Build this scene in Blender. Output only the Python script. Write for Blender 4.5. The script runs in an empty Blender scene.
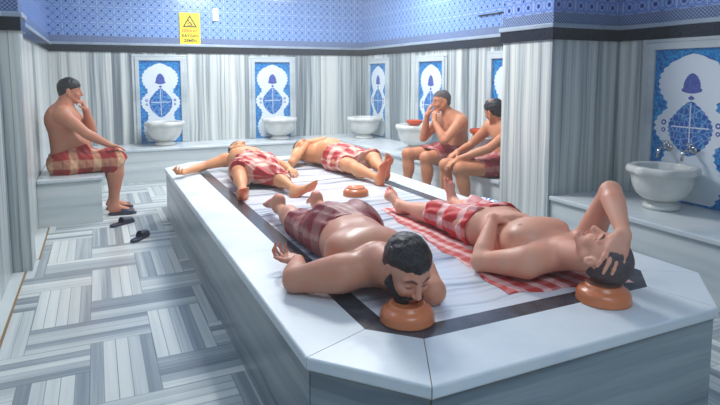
STEAM = 0.017
EXPOSURE = -0.30
WHO = None
import bpy, bmesh, math, random
import numpy as np
from mathutils import Vector, Matrix
random.seed(7)
PI = math.pi
scene = bpy.context.scene
COL = scene.collection

# ------------------------------------------------------------------ helpers
def srgb(r, g, b, a=1.0):
    f = lambda c: (c/255/12.92) if c/255 <= 0.04045 else ((c/255+0.055)/1.055)**2.4
    return (f(r), f(g), f(b), a)

def tag(o, label=None, cat=None, group=None, kind=None):
    if label: o['label'] = label
    if cat: o['category'] = cat
    if group: o['group'] = group
    if kind: o['kind'] = kind
    return o

def empty(name, loc=(0, 0, 0), rz=0.0):
    o = bpy.data.objects.new(name, None); COL.objects.link(o)
    o.location = loc; o.rotation_euler = (0, 0, rz); o.empty_display_size = .05
    return o

def link(name, me, mat=None, parent=None, loc=None):
    o = bpy.data.objects.new(name, me); COL.objects.link(o)
    if mat is not None:
        for m in (mat if isinstance(mat, (list, tuple)) else [mat]): me.materials.append(m)
    if parent is not None: o.parent = parent
    if loc is not None: o.location = loc
    return o

def copy_tree(o, parent=None):
    c = o.copy(); COL.objects.link(c); c.parent = parent
    for ch in [x for x in bpy.data.objects if x.parent is o]:
        copy_tree(ch, c)
    return c

class MB:
    """collects shapes into one bmesh"""
    def __init__(s): s.bm = bmesh.new(); s.mi = 0
    def _new(s, fs):
        for f in fs: f.material_index = s.mi
    def box(s, x0, x1, y0, y1, z0, z1, bev=0.0, seg=2):
        b2 = bmesh.new()
        vs = [b2.verts.new((x, y, z)) for x in (x0, x1) for y in (y0, y1) for z in (z0, z1)]
        for f in ((0,1,3,2), (4,6,7,5), (0,4,5,1), (2,3,7,6), (0,2,6,4), (1,5,7,3)):
            b2.faces.new([vs[i] for i in f])
        bmesh.ops.recalc_face_normals(b2, faces=b2.faces)
        if bev > 0: bmesh.ops.bevel(b2, geom=list(b2.edges), offset=bev, segments=seg, affect='EDGES', profile=.5)
        s.merge(b2); return s
    def merge(s, b2, mat=None):
        if mat is not None: b2.transform(mat)
        me = bpy.data.meshes.new('t'); b2.to_mesh(me); b2.free()
        n0 = len(s.bm.faces); s.bm.from_mesh(me); bpy.data.meshes.remove(me)
        s.bm.faces.ensure_lookup_table()
        for f in s.bm.faces[n0:]: f.material_index = s.mi
    def prism(s, pts, z0, z1, bev=0.0, seg=3, top_only=True):
        b2 = bmesh.new()
        bot = [b2.verts.new((x, y, z0)) for x, y in pts]; top = [b2.verts.new((x, y, z1)) for x, y in pts]
        n = len(pts); b2.faces.new(top); b2.faces.new(bot[::-1])
        for i in range(n): b2.faces.new((bot[i], bot[(i+1) % n], top[(i+1) % n], top[i]))
        bmesh.ops.recalc_face_normals(b2, faces=b2.faces)
        if bev > 0:
            e = [e for e in b2.edges if all(abs(v.co.z-z1) < 1e-6 for v in e.verts)] if top_only else list(b2.edges)
            bmesh.ops.bevel(b2, geom=e, offset=bev, segments=seg, affect='EDGES', profile=.5)
        s.merge(b2); return s
    def lathe(s, prof, n=40, mat=None, fn=None):
        b2 = bmesh.new(); rings = []
        for r, z in prof:
            if r < 1e-5: rings.append([b2.verts.new((0, 0, z))])
            else:
                ring = []
                for i in range(n):
                    a = 2*PI*i/n; rr = r*(fn(a, z) if fn else 1)
                    ring.append(b2.verts.new((rr*math.cos(a), rr*math.sin(a), z)))
                rings.append(ring)
        for A, B in zip(rings[:-1], rings[1:]):
            for i in range(n):
                j = (i+1) % n
                if len(A) == 1 and len(B) == 1: continue
                if len(A) == 1: b2.faces.new((A[0], B[i], B[j]))
                elif len(B) == 1: b2.faces.new((A[i], A[j], B[0]))
                else: b2.faces.new((A[i], A[j], B[j], B[i]))
        bmesh.ops.recalc_face_normals(b2, faces=b2.faces)
        for f in b2.faces: f.smooth = True
        s.merge(b2, mat); return s
    def tube(s, pts, r, n=12):
        b2 = bmesh.new(); rings = []; P = [Vector(p) for p in pts]
        rr = r if isinstance(r, (list, tuple)) else [r]*len(P)
        up = Vector((.13, .21, .97))
        for i, p in enumerate(P):
            t = (P[min(i+1, len(P)-1)]-P[max(i-1, 0)]).normalized()
            a = t.cross(up)
            if a.length < .05: a = t.cross(Vector((1, 0, 0)))
            a.normalize(); b = t.cross(a)
            rings.append([b2.verts.new(p+(a*math.cos(2*PI*k/n)+b*math.sin(2*PI*k/n))*rr[i]) for k in range(n)])
        for A, B in zip(rings[:-1], rings[1:]):
            for k in range(n): b2.faces.new((A[k], A[(k+1) % n], B[(k+1) % n], B[k]))
        b2.faces.new(rings[0]); b2.faces.new(rings[-1][::-1])
        bmesh.ops.recalc_face_normals(b2, faces=b2.faces)
        for f in b2.faces: f.smooth = True
        s.merge(b2); return s
    def poly(s, pts3):
        vs = [s.bm.verts.new(p) for p in pts3]; f = s.bm.faces.new(vs); f.material_index = s.mi; return s
    def build(s, name, mat=None, parent=None, smooth=False, loc=None):
        me = bpy.data.meshes.new(name); s.bm.to_mesh(me); s.bm.free()
        if smooth:
            me.polygons.foreach_set('use_smooth', [True]*len(me.polygons))
        return link(name, me, mat, parent, loc)

# ------------------------------------------------------------------ materials
class NT:
    def __init__(s, name):
        s.m = bpy.data.materials.new(name); s.m.use_nodes = True
        s.t = s.m.node_tree; s.N = s.t.nodes; s.L = s.t.links
        s.b = s.N['Principled BSDF']
    def n(s, typ, **kw):
        x = s.N.new(typ)
        for k, v in kw.items(): setattr(x, k, v)
        return x
    def lk(s, a, b): s.L.new(a, b)
    def setv(s, sock, v):
        if hasattr(v, 'links') or isinstance(v, bpy.types.NodeSocket): s.L.new(v, sock)
        else: sock.default_value = v
    def math(s, op, a, b=None, c=None, clamp=False):
        x = s.n('ShaderNodeMath', operation=op, use_clamp=clamp)
        s.setv(x.inputs[0], a)
        if b is not None: s.setv(x.inputs[1], b)
        if c is not None: s.setv(x.inputs[2], c)
        return x.outputs[0]
    def pos(s):
        x = s.n('ShaderNodeTexCoord'); sp = s.n('ShaderNodeSeparateXYZ'); s.lk(x.outputs['Object'], sp.inputs[0])
        return sp.outputs[0], sp.outputs[1], sp.outputs[2], x.outputs['Object']
    def comb(s, x, y, z):
        c = s.n('ShaderNodeCombineXYZ')
        for i, v in enumerate((x, y, z)): s.setv(c.inputs[i], v)
        return c.outputs[0]
    def noise(s, vec, scale=1.0, detail=2.0, rough=.5, dist=0.0):
        x = s.n('ShaderNodeTexNoise'); s.lk(vec, x.inputs['Vector'])
        x.inputs['Scale'].default_value = scale; x.inputs['Detail'].default_value = detail
        x.inputs['Roughness'].default_value = rough; x.inputs['Distortion'].default_value = dist
        return x.outputs['Fac']
    def white(s, vec):
        x = s.n('ShaderNodeTexWhiteNoise', noise_dimensions='3D'); s.lk(vec, x.inputs['Vector']); return x.outputs['Value']
    def ramp(s, fac, stops, interp='LINEAR'):
        x = s.n('ShaderNodeValToRGB'); r = x.color_ramp; r.interpolation = interp
        while len(r.elements) < len(stops): r.elements.new(.5)
        for e, (p, c) in zip(r.elements, stops): e.position = p; e.color = c if len(c) == 4 else (*c, 1)
        s.setv(x.inputs[0], fac); return x.outputs[0]
    def mix(s, fac, a, b, blend='MIX'):
        x = s.n('ShaderNodeMix', data_type='RGBA', blend_type=blend)
        s.setv(x.inputs[0], fac); s.setv(x.inputs[6], a); s.setv(x.inputs[7], b); return x.outputs[2]
    def bump(s, h, strength=.2, dist=.01):
        x = s.n('ShaderNodeBump'); x.inputs['Strength'].default_value = strength; x.inputs['Distance'].default_value = dist
        s.setv(x.inputs['Height'], h); s.lk(x.outputs[0], s.b.inputs['Normal'])
    def col(s, c): s.setv(s.b.inputs['Base Color'], c); return s
    def rough(s, r): s.setv(s.b.inputs['Roughness'], r); return s
    def p(s, name, v): s.setv(s.b.inputs[name], v); return s

def plain(name, c, rough=.5, metal=0.0, noise=.0, nscale=20, spec=None, coat=0):
    t = NT(name)
    if noise > 0:
        x, y, z, v = t.pos()
        f = t.noise(v, nscale, 3)
        lo = tuple(a*(1-noise) for a in c[:3])+(1,); hi = tuple(min(1, a*(1+noise)) for a in c[:3])+(1,)
        t.col(t.ramp(f, [(.3, lo), (.7, hi)]))
    else: t.col(c)
    t.rough(rough); t.p('Metallic', metal)
    if coat: t.p('Coat Weight', coat)
    return t.m

# striped marble: stripes vary along u; panels of width pw with their own veining
def marble_wall():
    t = NT('striped_marble_wall'); x, y, z, v = t.pos()
    u = t.math('ADD', x, y)
    pid = t.math('FLOOR', t.math('DIVIDE', t.math('ADD', u, 3.07), .31))
    seed = t.white(t.comb(pid, 3.0, 1.0))
    us = t.math('ADD', t.math('MULTIPLY', u, 1.0), t.math('MULTIPLY', seed, 57.0))
    wob = t.math('MULTIPLY', t.noise(t.comb(t.math('MULTIPLY', us, 3), t.math('MULTIPLY', z, 1.2), 0.0), 1, 2), .05)
    us = t.math('ADD', us, wob)
    f1 = t.noise(t.comb(t.math('MULTIPLY', us, 14), t.math('MULTIPLY', z, .25), 0.0), 1, 2, .55)
    f2 = t.noise(t.comb(t.math('MULTIPLY', us, 46), t.math('MULTIPLY', z, .5), 4.0), 1, 2, .6)
    f = t.math('ADD', t.math('MULTIPLY', f1, .72), t.math('MULTIPLY', f2, .28))
    f = t.math('ADD', f, t.math('MULTIPLY', t.math('SUBTRACT', seed, .5), .16))
    c = t.ramp(f, [(.34, srgb(104, 114, 120)), (.42, srgb(138, 149, 154)), (.51, srgb(186, 193, 192)), (.64, srgb(216, 219, 214))])
    # joints between the panels
    fr = t.math('FRACT', t.math('DIVIDE', t.math('ADD', u, 3.07), .31))
    j = t.math('LESS_THAN', t.math('ABSOLUTE', t.math('SUBTRACT', fr, .5)), .4955)
    c = t.mix(j, srgb(112, 112, 100), c)
    t.col(c); t.rough(.28); t.p('Specular IOR Level', .45)
    return t.m

def marble_plain(name, light, dark, veinaxis='z', freq=9, contrast=1.0, rough=.22, tlo=.36, thi=.6):
    t = NT(name); x, y, z, v = t.pos()
    w = t.math('MULTIPLY', t.noise(v, 1.6, 3), .22)
    if veinaxis == 'z':
        vec = t.comb(t.math('MULTIPLY', t.math('ADD', x, y), .35), 0.0, t.math('MULTIPLY', t.math('ADD', z, t.math('MULTIPLY', w, .35)), freq))
    elif veinaxis == 'y':
        vec = t.comb(t.math('MULTIPLY', x, .4), t.math('MULTIPLY', t.math('ADD', y, w), freq), 0.0)
    else:
        vec = t.comb(t.math('MULTIPLY', t.math('ADD', x, w), 3), t.math('MULTIPLY', t.math('ADD', y, w), 3), t.math('MULTIPLY', z, 3))
    f = t.noise(vec, 1, 4, .62)
    c = t.ramp(f, [(tlo, dark), ((tlo+thi)/2, tuple((a+b)/2*1.08 for a, b in zip(dark, light))[:3]+(1,)), (thi, light)])
    sp = t.noise(v, 60, 2, .6)
    c = t.mix(t.math('MULTIPLY', t.math('GREATER_THAN', sp, .66), .12), c, dark)
    t.col(c); t.rough(rough)
    return t.m

def floor_mat():
    """domino herringbone of striped marble strips"""
    t = NT('herringbone_marble_floor'); x, y, z, v = t.pos()
    ux = t.math('DIVIDE', t.math('ADD', x, .39+3.05), .305)
    uy = t.math('DIVIDE', t.math('ADD', y, -4.11+12.4), .31)
    i = t.math('FLOOR', ux); j = t.math('FLOOR', uy)
    k = t.math('FLOORED_MODULO', t.math('ADD', t.math('SUBTRACT', j, i), 12.0+4), 4.0)
    k = t.math('FLOORED_MODULO', t.math('ADD', k, 0.0), 4.0)
    vert = t.math('LESS_THAN', k, 1.5)                      # strips run along y
    k1 = t.math('COMPARE', k, 1.0, .1); k2 = t.math('COMPARE', k, 2.0, .1)
    cy = t.math('SUBTRACT', j, t.math('MULTIPLY', k1, 1.0)); cx = t.math('SUBTRACT', i, k2)
    seed = t.white(t.comb(cx, cy, 2.5))
    # local coordinate across the strips, 0..1 over .3 m
    lx = t.math('SUBTRACT', ux, i); ly = t.math('SUBTRACT', uy, j)
    s = t.math('ADD', t.math('MULTIPLY', vert, lx), t.math('MULTIPLY', t.math('SUBTRACT', 1.0, vert), ly))
    al = t.math('ADD', t.math('MULTIPLY', vert, uy), t.math('MULTIPLY', t.math('SUBTRACT', 1.0, vert), ux))
    strip = t.math('FLOOR', t.math('MULTIPLY', s, 5.0))
    sr = t.white(t.comb(cx, cy, t.math('ADD', strip, 7.3)))
    f1 = t.noise(t.comb(t.math('ADD', t.math('MULTIPLY', s, 8.0), t.math('MULTIPLY', sr, 31.0)), t.math('MULTIPLY', al, .18), t.math('MULTIPLY', seed, 31.0)), 1, 3, .6)
    f = t.math('ADD', t.math('MULTIPLY', f1, .55), t.math('MULTIPLY', sr, .42))
    c = t.ramp(f, [(.22, srgb(126, 136, 144)), (.38, srgb(154, 163, 169)), (.52, srgb(194, 201, 202)), (.72, srgb(218, 222, 219))])
    e = t.math('FRACT', t.math('MULTIPLY', s, 5.0))
    line = t.math('GREATER_THAN', t.math('ABSOLUTE', t.math('SUBTRACT', e, .5)), .47)
    c = t.mix(t.math('MULTIPLY', line, t.math('MULTIPLY', sr, .8)), c, srgb(95, 105, 112))
    # domino outline
    o1 = t.math('GREATER_THAN', t.math('ABSOLUTE', t.math('SUBTRACT', s, .5)), .488)
    c = t.mix(t.math('MULTIPLY', o1, .6), c, srgb(110, 116, 118))
    t.col(c); t.rough(.2); t.p('Specular IOR Level', .5)
    t.bump(t.noise(v, 14, 2), .06, .01)
    return t.m

def tile_mat(name, per, bg, mid, dk, ph=(0, 0)):
    """small blue-and-white patterned tiles"""
    t = NT(name); x, y, z, v = t.pos()
    u = t.math('ADD', t.math('ADD', x, y), ph[0]); w = t.math('ADD', z, ph[1])
    def rep(a, p, o=0.0): return t.math('SUBTRACT', t.math('FRACT', t.math('ADD', t.math('DIVIDE', a, p), o)), .5)
    def dist(a, b): return t.math('SQRT', t.math('ADD', t.math('MULTIPLY', a, a), t.math('MULTIPLY', b, b)))
    a, b = rep(u, per), rep(w, per)
    d0 = dist(a, b)
    a2, b2 = rep(u, per, .5), rep(w, per, .5); d1 = dist(a2, b2)
    a3, b3 = rep(u, per/2), rep(w, per/2); d3 = dist(a3, b3)
    ring = t.math('LESS_THAN', t.math('ABSOLUTE', t.math('SUBTRACT', d0, .36)), .045)
    ring2 = t.math('LESS_THAN', t.math('ABSOLUTE', t.math('SUBTRACT', d1, .22)), .04)
    big = t.math('LESS_THAN', d0, .15); dot = t.math('LESS_THAN', d1, .11); sm = t.math('LESS_THAN', d3, .13)
    lat = t.math('LESS_THAN', t.math('ABSOLUTE', t.math('SUBTRACT', t.math('ABSOLUTE', a), t.math('ABSOLUTE', b))), .03)
    c = t.mix(t.math('MULTIPLY', lat, .6), bg, mid)
    c = t.mix(t.math('MULTIPLY', ring, .8), c, mid); c = t.mix(t.math('MULTIPLY', ring2, .8), c, mid)
    c = t.mix(sm, c, mid); c = t.mix(big, c, dk); c = t.mix(dot, c, dk)
    # tile joints every two periods
    g1 = t.math('GREATER_THAN', t.math('ABSOLUTE', rep(u, per*2)), .488); g2 = t.math('GREATER_THAN', t.math('ABSOLUTE', rep(w, per*2)), .488)
    c = t.mix(t.math('MULTIPLY', t.math('MAXIMUM', g1, g2), .6), c, srgb(205, 215, 228))
    t.col(c); t.rough(.16)
    t.bump(t.noise(v, 9, 2), .12, .02)
    return t.m

def border_mat():
    t = NT('meander_border_tile'); x, y, z, v = t.pos()
    u = t.math('ADD', x, y)
    a = t.math('SINE', t.math('MULTIPLY', u, 210.0)); b = t.math('SINE', t.math('MULTIPLY', z, 230.0))
    f = t.math('GREATER_THAN', t.math('MULTIPLY', a, b), .05)
    n = t.noise(v, 70, 1)
    f = t.math('ADD', t.math('MULTIPLY', f, .6), t.math('MULTIPLY', n, .5))
    t.col(t.ramp(f, [(.2, srgb(66, 86, 132)), (.85, srgb(142, 158, 186))])); t.rough(.2)
    return t.m

def iznik_blue():
    t = NT('turquoise_floral_glaze'); x, y, z, v = t.pos()
    f = t.noise(v, 38, 2, .6, 1.2)
    c = t.ramp(f, [(.38, srgb(14, 76, 156)), (.5, srgb(24, 124, 192)), (.62, srgb(50, 156, 210))])
    t.col(c); t.rough(.18); return t.m
def iznik_deep():
    t = NT('cobalt_medallion_glaze'); x, y, z, v = t.pos()
    vo = t.n('ShaderNodeTexVoronoi', feature='DISTANCE_TO_EDGE'); t.lk(v, vo.inputs['Vector']); vo.inputs['Scale'].default_value = 22
    c = t.ramp(vo.outputs['Distance'], [(.02, srgb(120, 176, 214)), (.07, srgb(30, 104, 180)), (.4, srgb(14, 70, 152))])
    t.col(c); t.rough(.18); return t.m

def plaid(name, base, light, dark, per=.13, wet=.55, wu=.5, wv=.5, lw_=.17):
    t = NT(name)
    at = t.n('ShaderNodeAttribute', attribute_name='cloth_uv'); sp = t.n('ShaderNodeSeparateXYZ'); t.lk(at.outputs['Vector'], sp.inputs[0])
    nz = t.math('MULTIPLY', t.noise(at.outputs['Vector'], 14, 2), .03)
    def band(a, o, w, p=per, soft=.05):
        fr = t.math('FRACT', t.math('ADD', t.math('DIVIDE', t.math('ADD', a, nz), p), o))
        d = t.math('SUBTRACT', w, t.math('ABSOLUTE', t.math('SUBTRACT', fr, .5)))
        return t.math('ADD', t.math('DIVIDE', d, soft), .5, clamp=True)
    u, w = sp.outputs[0], sp.outputs[1]
    lu, lw = band(u, 0, lw_), band(w, .2, lw_)
    s = t.math('ADD', t.math('MULTIPLY', lu, wu), t.math('MULTIPLY', lw, wv), clamp=True)
    s = t.math('MULTIPLY', s, t.math('ADD', t.math('MULTIPLY', t.noise(at.outputs['Vector'], 30, 3, .6), 1.2), .3), clamp=True)
    c = t.mix(s, base, light)
    th = t.math('MAXIMUM', band(u, .5, .03), band(w, .7, .03))
    c = t.mix(t.math('MULTIPLY', th, .4), c, dark)
    c = t.mix(t.math('MULTIPLY', t.noise(at.outputs['Vector'], 9, 2), .2), c, dark)
    t.col(c); t.rough(wet)
    t.bump(t.noise(at.outputs['Vector'], 22, 3), .3, .012)
    return t.m

def skin_mat(name, c, rough=.5):
    t = NT(name); x, y, z, v = t.pos()
    at = t.n('ShaderNodeAttribute', attribute_name='tint')
    f = t.noise(v, 9, 3, .55)
    red = (min(1, c[0]*1.05), c[1]*.84, c[2]*.80, 1)
    cc = t.ramp(f, [(.35, c), (.7, red)])
    cc = t.mix(1.0, cc, at.outputs['Color'], 'MULTIPLY')
    t.col(cc); t.rough(t.ramp(t.noise(v, 6, 2), [(.35, (rough-.09,)*3), (.65, (rough+.12,)*3)]))
    t.p('Subsurface Weight', .12); t.p('Subsurface Radius', (.02, .008, .004)); t.p('Subsurface Scale', .35)
    t.p('Specular IOR Level', .4)
    t.bump(t.noise(v, 140, 2), .12, .003)
    return t.m

def hair_mat(name, c, rough=.34):
    t = NT(name); x, y, z, v = t.pos()
    f = t.noise(v, 45, 4, .7, 1.5)
    t.col(t.ramp(f, [(.35, tuple(a*.55 for a in c[:3])), (.65, c)])); t.rough(rough)
    t.bump(f, .7, .01); return t.m

M = dict(
    wall=marble_wall(),
    floor=floor_mat(),
    slab_side=marble_plain('veined_grey_marble_side', srgb(158, 168, 172), srgb(112, 124, 132), 'z', 10, rough=.25),
    slab_top=marble_plain('white_marble_border', srgb(220, 226, 230), srgb(186, 196, 204), 'xy', 1, rough=.34, tlo=.25, thi=.6),
    field=marble_plain('veined_white_marble_field', srgb(216, 220, 226), srgb(120, 134, 150), 'y', 11, rough=.22, tlo=.36, thi=.53),
    inlay=plain('dark_stone_inlay', srgb(66, 68, 76), .22, noise=.35, nscale=14),
    bench=marble_plain('pale_bench_marble', srgb(206, 212, 212), srgb(158, 170, 176), 'z', 7, rough=.22, tlo=.3, thi=.6),
    white=marble_plain('white_moulding_marble', srgb(208, 214, 216), srgb(170, 182, 190), 'xy', 1, rough=.25, tlo=.25, thi=.6),
    frame=marble_plain('pale_frame_marble', srgb(196, 204, 206), srgb(150, 162, 168), 'z', 2, rough=.25, tlo=.3, thi=.6),
    basin=plain('white_basin_marble', srgb(206, 208, 204), .25, noise=.08, nscale=8),
    band=plain('black_granite_band', srgb(30, 34, 42), .2, noise=.3, nscale=30),
    grout=plain('ochre_grout', srgb(140, 112, 74), .8), mould=marble_plain('grey_moulding_marble', srgb(158, 172, 186), srgb(122, 140, 158), 'xy', 1, rough=.35, tlo=.25, thi=.6),
    tile=tile_mat('blue_white_tile', .107, srgb(140, 172, 216), srgb(88, 126, 196), srgb(42, 72, 150)),
    tile_near=tile_mat('blue_white_tile_large', .12, srgb(140, 166, 216), srgb(82, 114, 190), srgb(40, 54, 130)),
    border=border_mat(),
    iz_blue=iznik_blue(), iz_deep=iznik_deep(),
    iz_white=plain('white_glaze', srgb(214, 224, 232), .18),
    iz_purple=plain('violet_palmette_glaze', srgb(70, 88, 166), .2, noise=.3, nscale=60),
    bowl=plain('terracotta_orange_plastic', srgb(208, 122, 80), .28, noise=.06, nscale=6),
    bowl2=plain('copper_red_plastic', srgb(206, 84, 48), .28),
    chrome=plain('chrome', (.62, .62, .64, 1), .12, 1.0),
    slipper=plain('navy_rubber', srgb(34, 38, 62), .45),
    water=plain('basin_water', srgb(120, 150, 158), .03),
    plaster=plain('pale_plaster', srgb(206, 214, 222), .7),
    yellow=plain('yellow_sign_face', srgb(236, 214, 40), .4),
    black=plain('black_print', srgb(30, 30, 30), .5),
    red=plain('red_print', srgb(206, 70, 40), .5),
    whitep=plain('white_plastic', srgb(232, 234, 234), .35),
    bottle=plain('clear_bottle_plastic', srgb(200, 214, 226), .12),
    bluep=plain('blue_print', srgb(40, 92, 190), .4),
)
# ------------------------------------------------------------------ room
XL, XR, YB, YF, ZC = -.56, 4.05, 8.5, -1.6, 3.1
HS = .50
def structure(o): o['kind'] = 'structure'; return o

f = MB().box(-.75, 4.3, YF-.15, YB+.2, -.1, 0).build('floor', M['floor']); structure(f)
c = MB().box(-.75, 4.3, YF-.15, YB+.2, ZC, ZC+.1).build('ceiling', M['plaster']); structure(c)

def wall(name, p0, p1, nrm, zb, tile, thick=.12, z1=None):
    """straight wall from p0 to p1 (room side), nrm points into the room"""
    (x0, y0), (x1, y1) = p0, p1; nx, ny = nrm
    def slab(z0, z1, out, mat, nm, par, e=0.0):
        a = [x0, x1, x0-nx*thick, x1-nx*thick, x0+nx*out, x1+nx*out]; b = [y0, y1, y0-ny*thick, y1-ny*thick, y0+ny*out, y1+ny*out]
        if out > 0: xs = (min(a[0], a[1], a[4]), max(a[0], a[1], a[4])); ys = (min(b[0], b[1], b[4]), max(b[0], b[1], b[4]))
        else: xs = (min(a[:4]), max(a[:4])); ys = (min(b[:4]), max(b[:4]))
        return MB().box(xs[0], xs[1], ys[0], ys[1], z0, z1, bev=e).build(nm, mat, par)
    w = slab(0, zb, 0, M['wall'], name, None); structure(w)
    slab(zb, ZC, 0, tile, 'tile_field', w)
    slab(zb+.128, zb+.215, .006, M['border'], 'tile_border', w)
    slab(zb+.092, zb+.128, .030, M['mould'], 'ledge_moulding', w, .006)
    slab(zb-.002, zb+.092, .018, M['band'], 'granite_band', w)
    return w
wall('wall_back', (XL-.12, YB), (XR+.12, YB), (0, -1), 1.745, M['tile'])
wall('wall_right', (XR, 4.02), (XR, YB), (-1, 0), 1.745, M['tile'])
wall('wall_right_near', (XR, YF), (XR, 3.42), (-1, 0), 1.705, M['tile_near'])
wall('wall_left', (XL+.02, 4.75), (XL+.02, YB), (1, 0), 1.735, M['tile_near'], thick=.14)
wall('wall_left_near', (XL-.04, YF), (XL-.04, 4.6), (1, 0), 1.735, M['tile_near'], thick=.08)
w = MB().box(XL-.12, XR+.12, YF-.12, YF, 0, ZC).build('wall_front', M['plaster']); structure(w)
# slim pilaster on the left wall
def block(name, x0, x1, y0, y1, zb, tile):
    w = MB().box(x0, x1, y0, y1, 0, zb).build(name, M['wall']); structure(w)
    MB().box(x0, x1, y0, y1, zb, ZC).build('tile_field', tile, w)
    MB().box(x0-.006, x1+.006, y0-.006, y1+.006, zb+.128, zb+.215).build('tile_border', M['border'], w)
    MB().box(x0-.030, x1+.030, y0-.030, y1+.030, zb+.092, zb+.128, bev=.006).build('ledge_moulding', M['mould'], w)
    MB().box(x0-.018, x1+.018, y0-.018, y1+.018, zb-.002, zb+.092).build('granite_band', M['band'], w)
    return w
block('wall_pilaster_left', XL-.14, XL+.085, 4.6, 4.86, 1.735, M['tile_near'])
block('wall_pilaster_right', 3.31, 4.17, 3.42, 4.02, 1.705, M['tile_near'])
# pale strip of floor along the left wall
b = MB().box(XL-.05, XL+.035, 2.6, 4.59, 0, .004).box(XL+.02, XL+.10, 4.87, 5.86, 0, .004).build('trim_1', M['bench']); structure(b)
b = MB().box(XL+.035, XL+.047, 2.6, 4.59, 0, .005).box(XL+.10, XL+.112, 4.87, 5.86, 0, .005).build('trim_2', M['grout']); structure(b)

# ------------------------------------------------------------------ benches and ledges
def bench(name, x0, x1, y0, y1, h, label, over=(1, 0, 0, 1)):
    """over = overhang of the top slab to +x, -x, +y, -y"""
    r = empty(name, (0, 0, 0)); tag(r, label, 'bench')
    o = .022
    MB().box(x0, x1, y0, y1, 0, h-.036).build('front_panel', M['bench'], r)
    MB().box(x0-o*over[1], x1+o*over[0], y0-o*over[3], y1+o*over[2], h-.036, h, bev=.008).build('seat_slab', M['white'], r)
    return r
bench('marble_bench', XL+.022, .008, 5.90, 7.853, .45, 'marble wall bench along the left wall under the seated man with short black hair')
bench('marble_bench', XL+.022, XR-.002, 7.88, YB-.002, .45, 'long marble ledge across the back wall carrying two basins under tile pictures', over=(0, 0, 0, 1))
bench('marble_bench', 3.34, XR-.002, 4.045, 7.855, .45, 'marble ledge along the far right wall with two men sitting on it', over=(0, 1, 0, 0))
bench('marble_bench', 3.34, XR-.002, YF+.02, 3.415, .44, 'marble ledge at the right edge carrying the nearest basin with chrome taps', over=(0, 1, 0, 0))

# ------------------------------------------------------------------ tile pictures
def outline(prof, n=220, scal=0.0, lobes=60):
    """closed symmetric outline from (t, halfwidth) profile, t from 0 bottom to 1 top"""
    ts = np.array([p[0] for p in prof]); hs = np.array([p[1] for p in prof])
    # smooth interpolation
    tt = np.linspace(ts[0], ts[-1], n); hh = np.interp(tt, ts, hs)
    k = np.ones(7)/7; hp = np.convolve(np.pad(hh, 3, mode='edge'), k, mode='valid'); hp[0], hp[-1] = hh[0], hh[-1]
    if scal: hp = hp+scal*np.abs(np.sin(np.arange(n)*PI*lobes/n))*(hp > .02)
    return list(zip(hp, tt))+[(-a, b) for a, b in zip(hp[::-1], tt[::-1])]

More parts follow.
